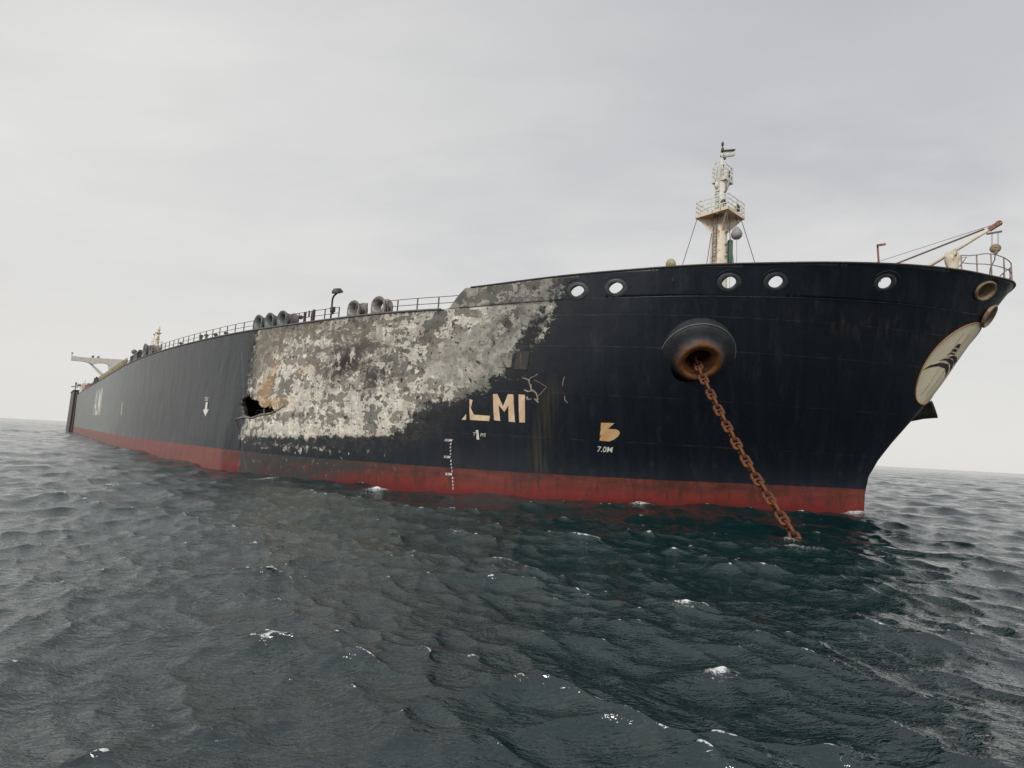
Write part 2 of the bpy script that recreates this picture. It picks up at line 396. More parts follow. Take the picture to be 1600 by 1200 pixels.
    up = val(nt, 'MULTIPLY_ADD', z, 1/7., -6.5/7., clamp=True)         # upper strakes flaked less
    low = val(nt, 'MULTIPLY_ADD', z, -1/2.2, 6.0/2.2, clamp=True)       # lowest strake: pale with fine specks
    pale = mixc(nt, ramp(nt, [(.36, 0.), (.62, 1.)], noi(nt, V, .7, 6, .6, .2, loc=(6, 6, 0))), (.74, .70, .61), (.53, .495, .42))
    pale = mixc(nt, ramp(nt, [(.55, 0.), (.60, 1.)], noi(nt, V, 2.4, 6, .6, .1, loc=(2, 1, 0))), pale, (.82, .79, .72))
    greyc = mixc(nt, ramp(nt, [(.42, 0.), (.56, 1.)], noi(nt, V, .38, 6, .6, .2, loc=(3, 3, 0))), (.185, .180, .162), (.27, .245, .205))
    greyc = mixc(nt, ramp(nt, [(.58, 0.), (.61, 1.)], noi(nt, V, .9, 7, .6, .1, loc=(13, 3, 0))), greyc, (.125, .125, .12))
    # islands of remaining coat at two scales, separated by bare pale primer
    i1 = noi(nt, V, .62, 8, .56, .25, loc=(11, 7, 0), sc=(.85, 1.15, 1)); i2 = noi(nt, V, 2.3, 8, .60, .3, loc=(2, 8, 0), sc=(.8, 1.15, 1))
    isl = val(nt, 'ADD', val(nt, 'MULTIPLY', i1, .58), val(nt, 'MULTIPLY', i2, .42))
    isl = val(nt, 'ADD', isl, val(nt, 'ADD', val(nt, 'MULTIPLY', up, .012), val(nt, 'MULTIPLY', low, -.06)))
    bars = noi(nt, V, 1.0, 3, .5, .1, loc=(3, 1, 0), sc=(1.1, .10, 1)); rows = noi(nt, V, 1.0, 3, .5, .1, loc=(5, 6, 0), sc=(.07, 1.3, 1))
    isl = val(nt, 'ADD', isl, val(nt, 'ADD', val(nt, 'MULTIPLY_ADD', bars, .22, -.11), val(nt, 'MULTIPLY_ADD', rows, .16, -.08)))
    nm = isl
    bc = mixc(nt, ramp(nt, [(.503, 0.), (.512, 1.)], isl), pale, greyc)
    # pale rim where the coat curls, dark shadow line under its edge
    bc = mixc(nt, ramp(nt, [(.494, 0.), (.499, .8), (.503, .8), (.506, 0.)], isl), bc, (.72, .69, .62))
    bc = mixc(nt, ramp(nt, [(.507, 0.), (.511, .6), (.516, .6), (.520, 0.)], isl), bc, (.075, .07, .065))
    tone = noi(nt, V, 1.3, 8, .6, .15, loc=(17, 3, 0))
    rgt = mixc(nt, ramp(nt, [(.35, 0.), (.65, 1.)], tone), (.48, .465, .42), (.33, .32, .29))
    lft = mixc(nt, ramp(nt, [(.35, 0.), (.65, 1.)], tone), (.30, .275, .225), (.175, .16, .135))
    cc = mixc(nt, val(nt, 'MULTIPLY_ADD', a, 1/4., -46/4., clamp=True), rgt, lft)
    cmask = ramp(nt, [(.44, 0.), (.52, 1.)], val(nt, 'MULTIPLY', val(nt, 'ADD', calm, val(nt, 'MULTIPLY_ADD', i2, 1.2, -.6)), .8))
    bc = mixc(nt, val(nt, 'MULTIPLY', cmask, .72), bc, cc)
    # small dark chips
    bc = mixc(nt, ramp(nt, [(.612, 0.), (.622, 1.)], noi(nt, V, 3.4, 6, .6, .1, loc=(5, 4, 0))), bc, (.055, .05, .047))
    bc = mixc(nt, ramp(nt, [(.640, 0.), (.648, 1.)], noi(nt, V, 1.25, 8, .55, .1, loc=(25, 4, 0))), bc, (.045, .042, .042))
    # soft smoke tone over everything, heavier in runs
    dirt = ramp(nt, [(.40, 0.), (.72, 1.)], noi(nt, V, .8, 6, .6, .2, loc=(51, 4, 0), sc=(1.3, .45, 1)))
    bc = mixc(nt, val(nt, 'MULTIPLY', dirt, .42), bc, (.115, .105, .09))
    # brown scorch
    bw = val(nt, 'MULTIPLY', brown, ramp(nt, [(.42, 0.), (.56, 1.)], noi(nt, V, 1.2, 7, .65, .4, loc=(8, 2, 0))))
    bc = mixc(nt, val(nt, 'MULTIPLY', bw, .85), bc, (.155, .125, .098))
    rr = ramp(nt, [(.60, 0.), (.66, 1.)], noi(nt, V, .9, 7, .7, .5, loc=(15, 2, 0)))
    bc = mixc(nt, val(nt, 'MULTIPLY', rr, .55), bc, (.24, .13, .07))
    ora = val(nt, 'MULTIPLY', orange, ramp(nt, [(.35, .15), (.6, 1.)], noi(nt, V, 1.3, 6, .6, .2, sc=(1.6, .5, 1))))
    bc = mixc(nt, ora, bc, (.36, .215, .085))
    cr = val(nt, 'MULTIPLY', core, ramp(nt, [(.44, 0.), (.475, 1.)], noi(nt, V, 1.1, 9, .62, .2, loc=(1, 12, 0))))
    bc = mixc(nt, cr, bc, (.032, .021, .022))
    so1 = val(nt, 'ADD', soot, val(nt, 'MULTIPLY_ADD', noi(nt, V, 1.9, 9, .68, .2, loc=(33, 4, 0)), 1.6, -.8))
    bc = mixc(nt, val(nt, 'MULTIPLY', ramp(nt, [(.42, 0.), (.62, 1.)], so1), .95), bc, (.011, .013, .017))
    # soot veil towards the rim
    rimv = val(nt, 'MULTIPLY', val(nt, 'MULTIPLY_ADD', burn, -.55, .95, clamp=True), ramp(nt, [(.36, 0.), (.60, 1.)], noi(nt, V, .9, 7, .65, .4, loc=(21, 4, 0))))
    bc = mixc(nt, val(nt, 'MULTIPLY', rimv, .70), bc, (.026, .026, .027))
    bulw = val(nt, 'MULTIPLY', val(nt, 'GREATER_THAN', z, 15.12), .52)
    bc = mixc(nt, bulw, bc, (.062, .064, .066))
    zb = val(nt, 'GREATER_THAN', z, 2.1)
    col = mixc(nt, val(nt, 'MULTIPLY', bm_, zb), col, bc)
    # smoke haze just outside the burn
    halo = val(nt, 'MULTIPLY', val(nt, 'MULTIPLY_ADD', burn, .55, 1.0, clamp=True), val(nt, 'SUBTRACT', 1.0, bm_, clamp=True))
    hs = val(nt, 'MULTIPLY', val(nt, 'MULTIPLY', halo, zb), ramp(nt, [(.3, .25), (.6, 1.)], nb))
    col = mixc(nt, val(nt, 'MULTIPLY', val(nt, 'MULTIPLY', hs, aft), .9), col, (.016, .018, .019))
    fwdh = val(nt, 'MULTIPLY', hs, val(nt, 'SUBTRACT', 1.0, aft, clamp=True))
    col = mixc(nt, val(nt, 'MULTIPLY', fwdh, .32), col, (.050, .047, .042))
    # weld seams: strakes and butts
    def line(src, pos, w): return val(nt, 'SUBTRACT', 1.0, val(nt, 'MULTIPLY', val(nt, 'ABSOLUTE', val(nt, 'SUBTRACT', src, pos)), 1/w), clamp=True)
    seams = None
    for zz_ in (4.9, 8.35, 11.9, 14.2):
        l = line(z, zz_, .05); seams = l if seams is None else val(nt, 'MAXIMUM', seams, l)
    fr = val(nt, 'FRACT', val(nt, 'MULTIPLY', a, 1/11.3)); seams = val(nt, 'MAXIMUM', seams, val(nt, 'MULTIPLY', line(fr, .5, .004), .4))
    col = mixc(nt, val(nt, 'MULTIPLY', seams, val(nt, 'MULTIPLY', ramp(nt, [(.45, 0.), (.65, .22)], nb), zb)), col, (.20, .20, .19))
    crack = val(nt, 'MULTIPLY', line(val(nt, 'ADD', a, val(nt, 'MULTIPLY', z, -.77)), 60.5, .10), val(nt, 'LESS_THAN', z, 13.0))
    col = mixc(nt, val(nt, 'MULTIPLY', crack, .45), col, (.16, .17, .17))
    lk(nt, col, b.inputs['Base Color'])
    rg = mixc(nt, bm_, val(nt, 'MULTIPLY_ADD', streak, .08, .40), .85)
    lk(nt, rg, b.inputs['Roughness'])
    b.inputs['Specular IOR Level'].default_value = .42
    # plating: shallow dishing between frames, weld beads, flakes
    dish = val(nt, 'MULTIPLY', noi(nt, V, .45, 3, .5, sc=(1, .55, 1)), .26)
    hgt = val(nt, 'ADD', dish, val(nt, 'MULTIPLY', seams, .012))
    hgt = val(nt, 'ADD', hgt, val(nt, 'MULTIPLY', val(nt, 'MULTIPLY', nm, bm_), .05))
    hgt = val(nt, 'ADD', hgt, val(nt, 'MULTIPLY', noi(nt, V, 14, 4), .004))
    bump(nt, hgt, b, 1.0, .55)
    return m
M['hull'] = hull_material()

def letter_material(name, c, burnt):
    m, nt, b = mat(name); V = N(nt, 'ShaderNodeAttribute', attribute_name='az').outputs['Vector']
    col = mixc(nt, ramp(nt, [(.35, 0.), (.7, 1.)], noi(nt, V, 1.2, 5, .6, sc=(1.5, .5, 1))), c, burnt)
    col = mixc(nt, ramp(nt, [(.60, 0.), (.70, .6)], noi(nt, V, 3., 6, .7, .2, sc=(1.5, .4, 1))), col, tuple(v*.45 for v in burnt))
    lk(nt, col, b.inputs['Base Color']); b.inputs['Roughness'].default_value = .6
    return m
M['letter'] = letter_material('smoke_stained_lettering', (.78, .60, .42), (.62, .40, .22))
M['bulb'] = letter_material('orange_stained_marking', (.72, .50, .27), (.62, .33, .11))
M['mark'] = letter_material('white_hull_marking', (.75, .74, .70), (.60, .57, .5))
M['chip'] = letter_material('bare_primer_scratch', (.40, .34, .27), (.22, .18, .13))
M['badge'] = letter_material('cream_badge_paint', (.78, .72, .54), (.70, .62, .43))
M['badgeedge'] = letter_material('rusty_badge_edge', (.42, .22, .10), (.30, .14, .06))
M['badgedark'] = letter_material('plum_badge_stripes', (.035, .025, .035), (.06, .03, .04))
M['black'] = letter_material('black_marking', (.01, .012, .014), (.02, .02, .02))

def hawse_material():
    m, nt, b = mat('rusty_hawse_steel'); t = N(nt, 'ShaderNodeTexCoord').outputs['Object']
    r = N(nt, 'ShaderNodeAttribute', attribute_name='rad').outputs['Fac']
    n = noi(nt, t, 1.1, 6, .6, .3); n2 = noi(nt, t, 1.6, 6, .6, .3, loc=(3, 3, 3))
    outer = mixc(nt, ramp(nt, [(.4, 0.), (.65, 1.)], n), (.009, .012, .018), (.022, .025, .030))
    near = mixc(nt, ramp(nt, [(.4, 0.), (.6, 1.)], n2), (.12, .12, .115), (.15, .06, .022))
    rustc = mixc(nt, ramp(nt, [(.4, 0.), (.6, 1.)], n), (.075, .030, .014), (.20, .075, .018))
    f = val(nt, 'MULTIPLY_ADD', val(nt, 'ADD', r, val(nt, 'MULTIPLY', n2, .9)), 1.5, -2.4, clamp=True)
    f2 = val(nt, 'MULTIPLY_ADD', val(nt, 'ADD', r, val(nt, 'MULTIPLY', n, .7)), 4.0, -7.6, clamp=True)
    c = mixc(nt, f, outer, near); c = mixc(nt, f2, c, rustc)
    lk(nt, c, b.inputs['Base Color']); b.inputs['Roughness'].default_value = .6; bump(nt, n2, b, .06)
    return m
M['hawse'] = hawse_material()

# ------------------------------------------------------------------ sea
HULL_W = Matrix.Translation(ROOT_LOC) @ Matrix.Rotation(ROOT_ROT, 4, 'Z')
def to_local(X, Y):
    c, s = math.cos(ROOT_ROT), math.sin(ROOT_ROT); x = X-ROOT_LOC[0]; y = Y-ROOT_LOC[1]
    return x*c+y*s, -x*s+y*c
def build_sea():
    NR, NA = 1550, 800
    r = np.concatenate([[0.0], 3.0*np.exp(np.linspace(0, math.log(9000/3.0), NR-1))])
    fine = np.radians(np.linspace(-56, 56, NA)); rest = np.radians(np.linspace(56, 304, 90))[1:-1]
    th = np.concatenate([fine, rest]); NT = len(th)
    R, T = np.meshgrid(r, th, indexing='ij'); X0 = (R*np.sin(T)).astype(np.float32); Y0 = (R*np.cos(T)).astype(np.float32)
    sp = np.maximum(np.gradient(r)[:, None], (R*np.radians(112/NA))).astype(np.float32)
    rng = np.random.RandomState(11)
    lam = np.exp(rng.uniform(math.log(.36), math.log(18.), 170)); lam[:7] = [17, 13.5, 11, 9.3, 15, 7.6, 6.4]
    main = math.radians(197)                    # travel direction, clockwise from +Y
    Z = np.zeros_like(X0); DX = np.zeros_like(X0); DY = np.zeros_like(X0); J = np.zeros_like(X0)
    for i, L in enumerate(lam):
        k = 2*math.pi/L
        spread = 26 if L > 5 else (36 if L > 1.5 else 48)
        d = main+math.radians(rng.normal(0, spread)); kx, ky = k*math.sin(d), k*math.cos(d)
        slope = (.0165 if L > 1.5 else .036)*(1.0 if L < 6 else (6/L)**1.4)*(1.6 if 1.5 < L < 5 else 1.0)
        if L < 1.2: slope *= 1.05
        if i < 7: slope = .033
        A = slope/k; ph = rng.uniform(0, 2*math.pi)
        fade = np.clip((L/sp-2.2)/2.5, 0, 1)
        arg = X0*kx+Y0*ky+ph; c = np.cos(arg); s = np.sin(arg)
        Z += A*c*fade; q = 1.9*A*fade
        DX -= q*math.sin(d)*s; DY -= q*math.cos(d)*s; J += 2.0*slope*c*fade
    # sharpen crests a little
    Z = Z+.10*Z*np.abs(Z)
    P = np.stack([X0+DX, Y0+DY, Z], -1).reshape(-1, 3)
    idx = np.arange(NR*NT).reshape(NR, NT)
    a = idx[:-1, :]; b_ = idx[1:, :]
    q = np.stack([a, np.roll(a, -1, 1), np.roll(b_, -1, 1), b_], -1).reshape(-1, 4)
    me = bpy.data.meshes.new('sea')
    me.vertices.add(len(P)); me.vertices.foreach_set('co', P.ravel().astype(np.float32))
    me.loops.add(q.size); me.loops.foreach_set('vertex_index', q[:, ::-1].ravel().astype(np.int32))
    me.polygons.add(len(q)); me.polygons.foreach_set('loop_start', np.arange(0, q.size, 4, dtype=np.int32))
    me.polygons.foreach_set('loop_total', np.full(len(q), 4, np.int32)); me.polygons.foreach_set('use_smooth', np.ones(len(q), bool))
    me.update(calc_edges=True); me.validate()
    # breaking crests, and water slapping on the plating
    foam = np.clip((J-.66)*2.0, 0, 1)*np.clip((sp*0+1), 0, 1)
    def spot(x, y, rx, ry, an, amp):
        c, s = math.cos(an), math.sin(an); u = (X0-x)*c+(Y0-y)*s; v = -(X0-x)*s+(Y0-y)*c
        return amp*np.exp(-(u/rx)**2-(v/ry)**2)
    for x_, y_, a_, b__, r_, m__ in FOAM:
        near = (X0-x_)**2+(Y0-y_)**2 < (.9 if y_ < 20 else 1.4)**2      # ride on the nearest crest
        k_ = np.argmax(np.where(near, Z, -9)); x_, y_ = float(X0.ravel()[k_]), float(Y0.ravel()[k_])
        foam = np.maximum(foam, spot(x_, y_, a_*1.9, b__*2.4, r_, m__*1.08))
        foam = np.maximum(foam, spot(x_-.3*a_, y_-b__*2.2, a_*2.6, b__*2.6, r_, m__*.62))
    lx, ly = to_local(X0, Y0)
    msk = (lx < 0) & (lx > -200) & (ly < 0) & (ly > -60)
    bb = np.interp(np.clip(lx, -110, .1), [v[0] for v in RED][::-1], [v[1] for v in RED][::-1])-.1
    dd = -ly-bb
    mod = .55+.30*np.sin(lx*.83+1.)*np.sin(lx*.31+.4)+.28*np.sin(lx*2.1)*np.sin(lx*.57+2)
    foam = np.maximum(foam, np.where(msk, np.exp(-((dd-.15)/.42)**2)*np.clip(mod, 0, .9), 0))
    at = me.attributes.new('foam', 'FLOAT', 'POINT'); at.data.foreach_set('value', foam.ravel().astype(np.float32))
    m, nt, b = mat('sea_water')
    pos = N(nt, 'ShaderNodeTexCoord').outputs['Object']
    fo = N(nt, 'ShaderNodeAttribute', attribute_name='foam').outputs['Fac']
    fn = noi(nt, pos, 9.0, 8, .75, .9); fn2 = noi(nt, pos, 1.4, 5, .6, .4)
    fm = ramp(nt, [(.50, 0.), (.58, 1.)], val(nt, 'ADD', val(nt, 'MULTIPLY', fo, .36), val(nt, 'MULTIPLY_ADD', fn, 1.1, -.32)))
    fm = val(nt, 'MULTIPLY', fm, val(nt, 'MULTIPLY_ADD', fo, 4., -.6, clamp=True))
    big = noi(nt, pos, .035, 4, .55)
    col = mixc(nt, ramp(nt, [(.4, 0.), (.62, 1.)], big), (.0020, .0150, .0160), (.0035, .0205, .0205))
    col = mixc(nt, fm, col, (.72, .76, .75)); lk(nt, col, b.inputs['Base Color'])
    lk(nt, val(nt, 'MULTIPLY_ADD', fm, .6, .03), b.inputs['Roughness']); b.inputs['IOR'].default_value = 1.72
    # wind ripples and the mid-size chop that the mesh no longer carries far out
    mp = lambda sc_, rot: None
    h = None
    for sc_, amp, st, rz in ((3.1, .028, (1, 2.3, 1), .35), (8.5, .0030, (1, 2.0, 1), .1), (1.5, .030, (1, 2.4, 1), -.15)):
        mpn = N(nt, 'ShaderNodeMapping'); lk(nt, pos, mpn.inputs[0]); mpn.inputs[3].default_value = st; mpn.inputs[2].default_value = (0, 0, rz)
        n_ = noi(nt, mpn.outputs[0], sc_, 3, .55, .35)
        # ridged: sharp little crests
        rdg = val(nt, 'SUBTRACT', 1.0, val(nt, 'ABSOLUTE', val(nt, 'MULTIPLY_ADD', n_, 2.0, -1.0)))
        t_ = val(nt, 'MULTIPLY', rdg, amp); h = t_ if h is None else val(nt, 'ADD', h, t_)
    cd = N(nt, 'ShaderNodeVectorMath', operation='LENGTH'); lk(nt, pos, cd.inputs[0])
    far = val(nt, 'MULTIPLY_ADD', cd.outputs['Value'], 1/320., -.22, clamp=True)
    fn_ = noi(nt, pos, .28, 5, .6, .4, sc=(1, 1.9, 1)); h = val(nt, 'ADD', h, val(nt, 'MULTIPLY', val(nt, 'MULTIPLY', fn_, far), .9))
    h = val(nt, 'ADD', h, val(nt, 'MULTIPLY', val(nt, 'MULTIPLY', fn, fm), .05))
    bump(nt, h, b, 1.0, 1.0)
    o = link('sea', me, m); o['kind'] = 'structure'
    return o
FOAM = [(5.5, 14.7, .42, .16, .3, 1.1), (3.6, 10.4, .26, .12, .2, 1.1), (-10.9, 44.6, .9, .5, 0, 1.), (-4.2, 45.2, 1.9, .5, -.1, 1.), (30.6, 47.9, 1.5, .5, .2, 1.), (11.4, 41.7, .9, .3, 0, .9), (12.1, 25.8, .9, .3, -.2, .8), (-4.4, 12.1, .15, .08, 0, .9), (0., 11.5, .18, .07, -.2, .8), (-28.1, 38.6, .6, .4, 0, .9), (-22.6, 48.3, 1.2, .5, 0, .8), (16.5, 31.1, .5, .3, 0, .8), (11., 18.7, .3, .12, 0, .7)]

# ------------------------------------------------------------------ the tanker
ship = empty('tanker', ROOT_LOC, ROOT_ROT)
tag(ship, 'huge black hulled oil tanker with a fire scorched side and red boot topping', 'ship')

HOLE = jag([(66.3, 7.35), (65.6, 7.62), (65.1, 7.85), (64.2, 7.45), (62.9, 7.25), (61.9, 6.8), (61.1, 6.57), (60.0, 6.78), (59.1, 6.45), (59.2, 6.07), (61.0, 5.98), (62.8, 5.6), (63.9, 5.7), (65.4, 6.5)], .22, .09, 3)
HOLE = [(63.2+(a-63.2)*1.12, 6.7+(z-6.7)*1.18) for a, z in HOLE]
BURN = [(68.6, 14.7), (67.6, 12.), (65.7, 8.1), (64.4, 5.3), (63.2, 3.7), (60.3, 3.25), (56.2, 3.3), (49.8, 3.0), (45.5, 3.4), (41.6, 3.9), (39.6, 4.8), (38.2, 5.5), (38.0, 7.1), (36.4, 8.3), (35.9, 9.4), (34.2, 9.95), (34.0, 11.2), (33.9, 13.), (33.5, 14.4), (34.2, 15.8), (34.5, 18.5), (43.5, 18.5), (43.5, 15.4), (68.6, 15.4)]
HAWSE_A, HAWSE_Z = 21.2, 11.35
FAIR = [(32.48, 15.98), (29.69, 16.14), (21.56, 16.5), (18.35, 16.63), (10.55, 16.97)]

def paint_attrs(V):
    P = V.copy(); d = np.clip(sdist(P, BURN), -6, 6); a, z = V[:, 0], V[:, 1]
    g = lambda ca, cz, ra, rz: np.exp(-((a-ca)/ra)**2-((z-cz)/rz)**2)
    core = np.clip(1.0*g(51.5, 10.9, 3.0, 2.2)+.8*g(47.0, 9.2, 2.0, 1.4)+.9*g(36.9, 13.8, 1.2, 1.6)+.5*g(44, 13, 2, 1.2), 0, 1)
    orange = np.clip(1.0*g(62.4, 9.2, 1.3, 1.9)+1.1*g(60.0, 7.0, 3.2, .7)+.5*g(56.5, 10.4, 1.5, .8), 0, 1)
    brown = np.clip(.9*g(57., 14., 7., 1.6)+.9*g(65.5, 13., 3.5, 2.)+.7*g(50, 12, 4, 2)+.6*g(38.5, 11, 3, 3), 0, 1)
    sr = np.clip(g(57., 1.0, 9.0, 9.)*1.8, 0, 1)*np.clip((63.-a)/1.0, 0, 1)+.7*g(47, 1.7, 5, .6)
    calm = np.clip(1.3*g(36.5, 12.0, 3.2, 4.0)+1.1*g(40.5, 11.0, 2.5, 2.0)+1.2*g(65.5, 12.5, 3.0, 3.5)+1.0*g(60., 14.5, 5, .8)+.4*g(45., 14.9, 9, .5), 0, 1)
    soot = np.clip(1.2*g(38.5, 5.6, 3.4, 2.2)+.9*g(45.5, 3.6, 6, .9)+.8*g(34.6, 11.5, 1.2, 5.0)+.7*g(57, 3.4, 8, .6)+.8*g(68.5, 11., 1.2, 6.), 0, 1)
    return {'calm': calm, 'soot': soot, 'burn': d, 'core': core, 'orange': orange, 'brown': brown, 'sootred': np.clip(sr, 0, 1)}

# starboard plating below the deck line
def apos():
    xs = list(np.arange(0, 14, .28))+list(np.arange(14, 32, .5))+list(np.arange(32, 70, .24))+list(np.arange(70, A1+40, 1.2))+list(np.arange(A1+40, A1+190, 4.))
    return np.array(xs)
AP = apos()
A_END = A1+190.
out = [(0., float(z)) for z in np.arange(15.5, -2.4, -.35)]+[(0., -2.5)]+[(float(a), -2.5) for a in AP[1::3]]+[(A_END, -2.5)]
topl = [(float(a), zdeck_a(float(a))) for a in list(np.arange(.4, 70, .6))+list(np.arange(70, A_END-1, 6.))]
out = out+[(A_END, DECK_Z)]+topl[::-1]+[(0., zdeck_a(0.))]
grid = [(a, z) for a in AP for z in np.arange(-2.2, 15.9, .24 if 32 <= a < 70 else .5)]
V, F = cdt(out, [HOLE, ell(HAWSE_A, HAWSE_Z, 1.75, 1.75)], grid)
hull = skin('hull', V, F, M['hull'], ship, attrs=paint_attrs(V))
tag(hull, 'black hull plating burnt down to pale primer and rust amidships')
# port plating
def port(name, lo, hi, holes=()):
    av = -np.array(list(np.arange(0, 14, .5))+list(np.arange(14, 70, 2.))+list(np.arange(70, A_END, 8.))+[A_END])
    rows = 14; Vp = []; Fp = []
    for a in av:
        l, h_ = lo(-a), hi(-a)
        for j in range(rows): Vp.append((a, l+(h_-l)*j/(rows-1)))
    for i in range(len(av)-1):
        for j in range(rows-1):
            k = i*rows+j; Fp += [(k, k+rows, k+rows+1), (k, k+rows+1, k+1)]
    Vp = np.array(Vp); z0 = np.zeros(len(Vp))
    return skin(name, Vp, np.array(Fp), M['hull'], ship, attrs={'calm': z0, 'soot': z0, 'burn': z0-6, 'core': z0, 'orange': z0, 'brown': z0, 'sootred': z0})
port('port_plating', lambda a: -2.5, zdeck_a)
# bulwark: starboard with its fairlead openings, from the stem to the sloped end
zt = [(float(a), ztop_a(float(a))) for a in np.arange(.3, 43.9, .3)]
bo = [(0., zdeck_a(0.)), (0., ztop_a(0.))]+zt+[(float(a), zdeck_a(float(a))) for a in np.arange(44.0, .3, -.5)]
bo = [(p[0], p[1]+(0.0 if i < 2+len(zt) else 0.004)) for i, p in enumerate(bo)]
gridb = [(a, z) for a in np.arange(.2, 43.5, .25) for z in np.arange(15.2, 18.5, .25)]
V, F = cdt(bo, [ell(a, z, .48, .39) for a, z in FAIR]+[ell(2.5, 17.42, .80, .62)], gridb)
bw = skin('bulwark', V, F, M['hull'], ship, off=.02, attrs=paint_attrs(V))
so_ = bw.modifiers.new('plate', 'SOLIDIFY'); so_.thickness = .05; so_.offset = -1
tag(bw, 'raised bow bulwark, scorched grey at its sloped after end')
pb = port('port_bulwark', zdeck_a, lambda a: ztop_a(a)+.01)
# cap rail on the bulwark, gunwale bar at the deck edge, knuckle line
m_ = MB(); m_.tube([hv(a, ztop_a(a), .02) for a in np.arange(-42.2, 42.3, .6)], .075, 6); m_.build('cap_rail', M['dark'], ship)
m_ = MB()
m_.tube([hv(a, zdeck_a(a)+.02, .03) for a in list(np.arange(43.6, 70, 1.))+list(np.arange(70, A_END-31, 4.))], .09, 6); m_.build('gunwale_bar', M['grey'], ship)
m_ = MB(); m_.tube([hv(a, zdeck_a(a)+.03, .03) for a in np.arange(1, 43.6, .6)], .016, 5); m_.build('knuckle_bar', M['collar'], ship)
# main deck
dv = []; df = []; av = list(np.arange(0, 14, .5))+list(np.arange(14, 70, 2.))+list(np.arange(70, A_END, 8.))+[A_END]
for a in av:
    p = hv(a, zdeck_a(a)-.03); q = hv(-a, zdeck_a(a)-.03)
    dv += [tuple(p), (p.x, 0, p.z+.6 if a > 3 else p.z), tuple(q)]
for i in range(len(av)-1):
    k = 3*i; df += [(k, k+3, k+4, k+1), (k+1, k+4, k+5, k+2)]
me = bpy.data.meshes.new('deck'); me.from_pydata(dv, [], df); me.update(); link('main_deck', me, M['deck'], ship)
# transom and raised poop side
m_ = MB(); zz_ = np.linspace(-2.5, DECK_Z+2.3, 12)
xs_ = float(hp(A_END, 5.)[0]); hb = -float(hp(A_END, 5.)[1])
m_.box((xs_+.1, 0, (DECK_Z-2.5)/2), (.3, 2*hb-.1, DECK_Z+2.5)); m_.build('transom', M['dark'], ship)
m_ = MB()
pts = [hv(a, DECK_Z) for a in (A1+156., A1+165, A1+180., A_END)]
for p, q in zip(pts, pts[1:]):
    m_.bar(p+Vector((0, .15, .55)), q+Vector((0, .15, .55)), .25, 1.6)
m_.build('poop_bulwark', M['dark'], ship)
for s_ in (-1, 1):
    m_ = MB(); m_.box((-284, s_*42.6, 8.4), (30, 2.4, 16.8)); m_.box((-284, s_*42.7, 16.9), (30.6, 2.8, .25)); m_.build('stern_sponson', M['dark'], ship)
    m_ = MB(); m_.box((-268.9, s_*43.0, 8.2), (.25, .22, 16.2)); m_.build('sponson_edge', M['palerail'], ship)
# torn hole: curled plate edges and the tank inside
m_ = MB(); n = len(HOLE); rnd = random.Random(5)
ring0 = [hv(a, z, .015) for a, z in HOLE]; cen = (63., 6.7)
ring1 = []; ring2 = []
for i, (a, z) in enumerate(HOLE):
    k = .35+.4*noise.noise(Vector((a*1.3, z*1.3, 2)))+rnd.uniform(-.12, .12)
    ring1.append(hv(a+(cen[0]-a)*.05, z+(cen[1]-z)*.08, .02-.25*k)); ring2.append(hv(a+(cen[0]-a)*.09*k, z+(cen[1]-z)*.14*k, -.35-.35*abs(k)))
v = ring0+ring1+ring2; f = []
for r_ in (0, n):
    for i in range(n): f.append((r_+i, r_+(i+1) % n, r_+n+(i+1) % n, r_+n+i))
m_.add(v, f); to = m_.build('torn_plate_edge', M['dark'], ship)
m_ = MB(); m_.tube([hv(a, z, .05) for a, z in ((66.2, 5.3), (65.2, 5.45), (63.8, 5.6), (62.4, 5.5), (60.8, 5.85), (59.0, 6.0), (57.9, 6.4), (57.1, 6.9))], [.05, .09, .10, .08, .10, .09, .06, .02], 6); m_.build('torn_seam', M['char'], ship)
m_ = MB(); m_.tube([hv(a, z, .03) for a, z in ((66.0, 5.2), (65.0, 4.6), (63.9, 4.1), (63.2, 3.2), (62.9, 2.3))], [.05, .07, .05, .06, .03], 5); m_.build('torn_seam', M['dark'], ship)
for i, (a, z) in enumerate([(65.9, 7.25), (65.2, 7.9), (64.3, 7.6), (66.4, 6.9), (61.8, 6.0), (60.3, 6.0), (64.4, 5.6), (59.5, 6.5)]):
    m_ = MB(); p = hv(a, z, .02); t = Vector((rnd.uniform(-.4, .4), rnd.uniform(-.3, -.05), rnd.uniform(-.2, .4)))
    m_.add([p+Vector((-.28, 0, 0)), p+Vector((.28, 0, .06)), p+t+Vector((.1, 0, .25)), p+t*.6+Vector((-.15, 0, .2))], [(0, 1, 2, 3)])
    m_.build('curled_plate', M['char'], ship)
m_ = MB()
for z in (5.3, 6.6, 7.9):
    a0, a1 = hv(69, z, -2.2), hv(56, z, -2.2); m_.bar(a0, a1, 1.2, .06)
for a in (60.5, 62.7, 64.9): m_.bar(hv(a, 4., -2.0), hv(a, 9., -2.0), .5, .05)
m_.bar(hv(69, 6.5, -3.4), hv(56, 6.5, -3.4), .1, 6.); m_.build('tank_frames', M['dark'], ship)

# fairlead collars and through pipes
for k, (a, z) in enumerate(FAIR):
    p = hv(a, z, .02); nn = hn(a, z); nn = Vector((nn.x, nn.y, nn.z)).normalized()
    Mx = frame(p, nn, hv(a-.3, z)-hv(a+.3, z))
    m_ = MB(); m_.lathe([(.86, -.03), (.82, .01), (.70, .015), (.58, .035), (.53, .03), (.50, .0), (.50, -.10)], Mx, 32, .80)
    col_ = m_.build('fairlead', M['collar'], ship)
    m_ = MB(); m_.tube([Mx @ Vector((1.05*math.cos(t), .88*math.sin(t), .02)) for t in np.linspace(.5, math.pi-.5, 18)], .022, 5); m_.build('drip_brow', M['collar'], col_)
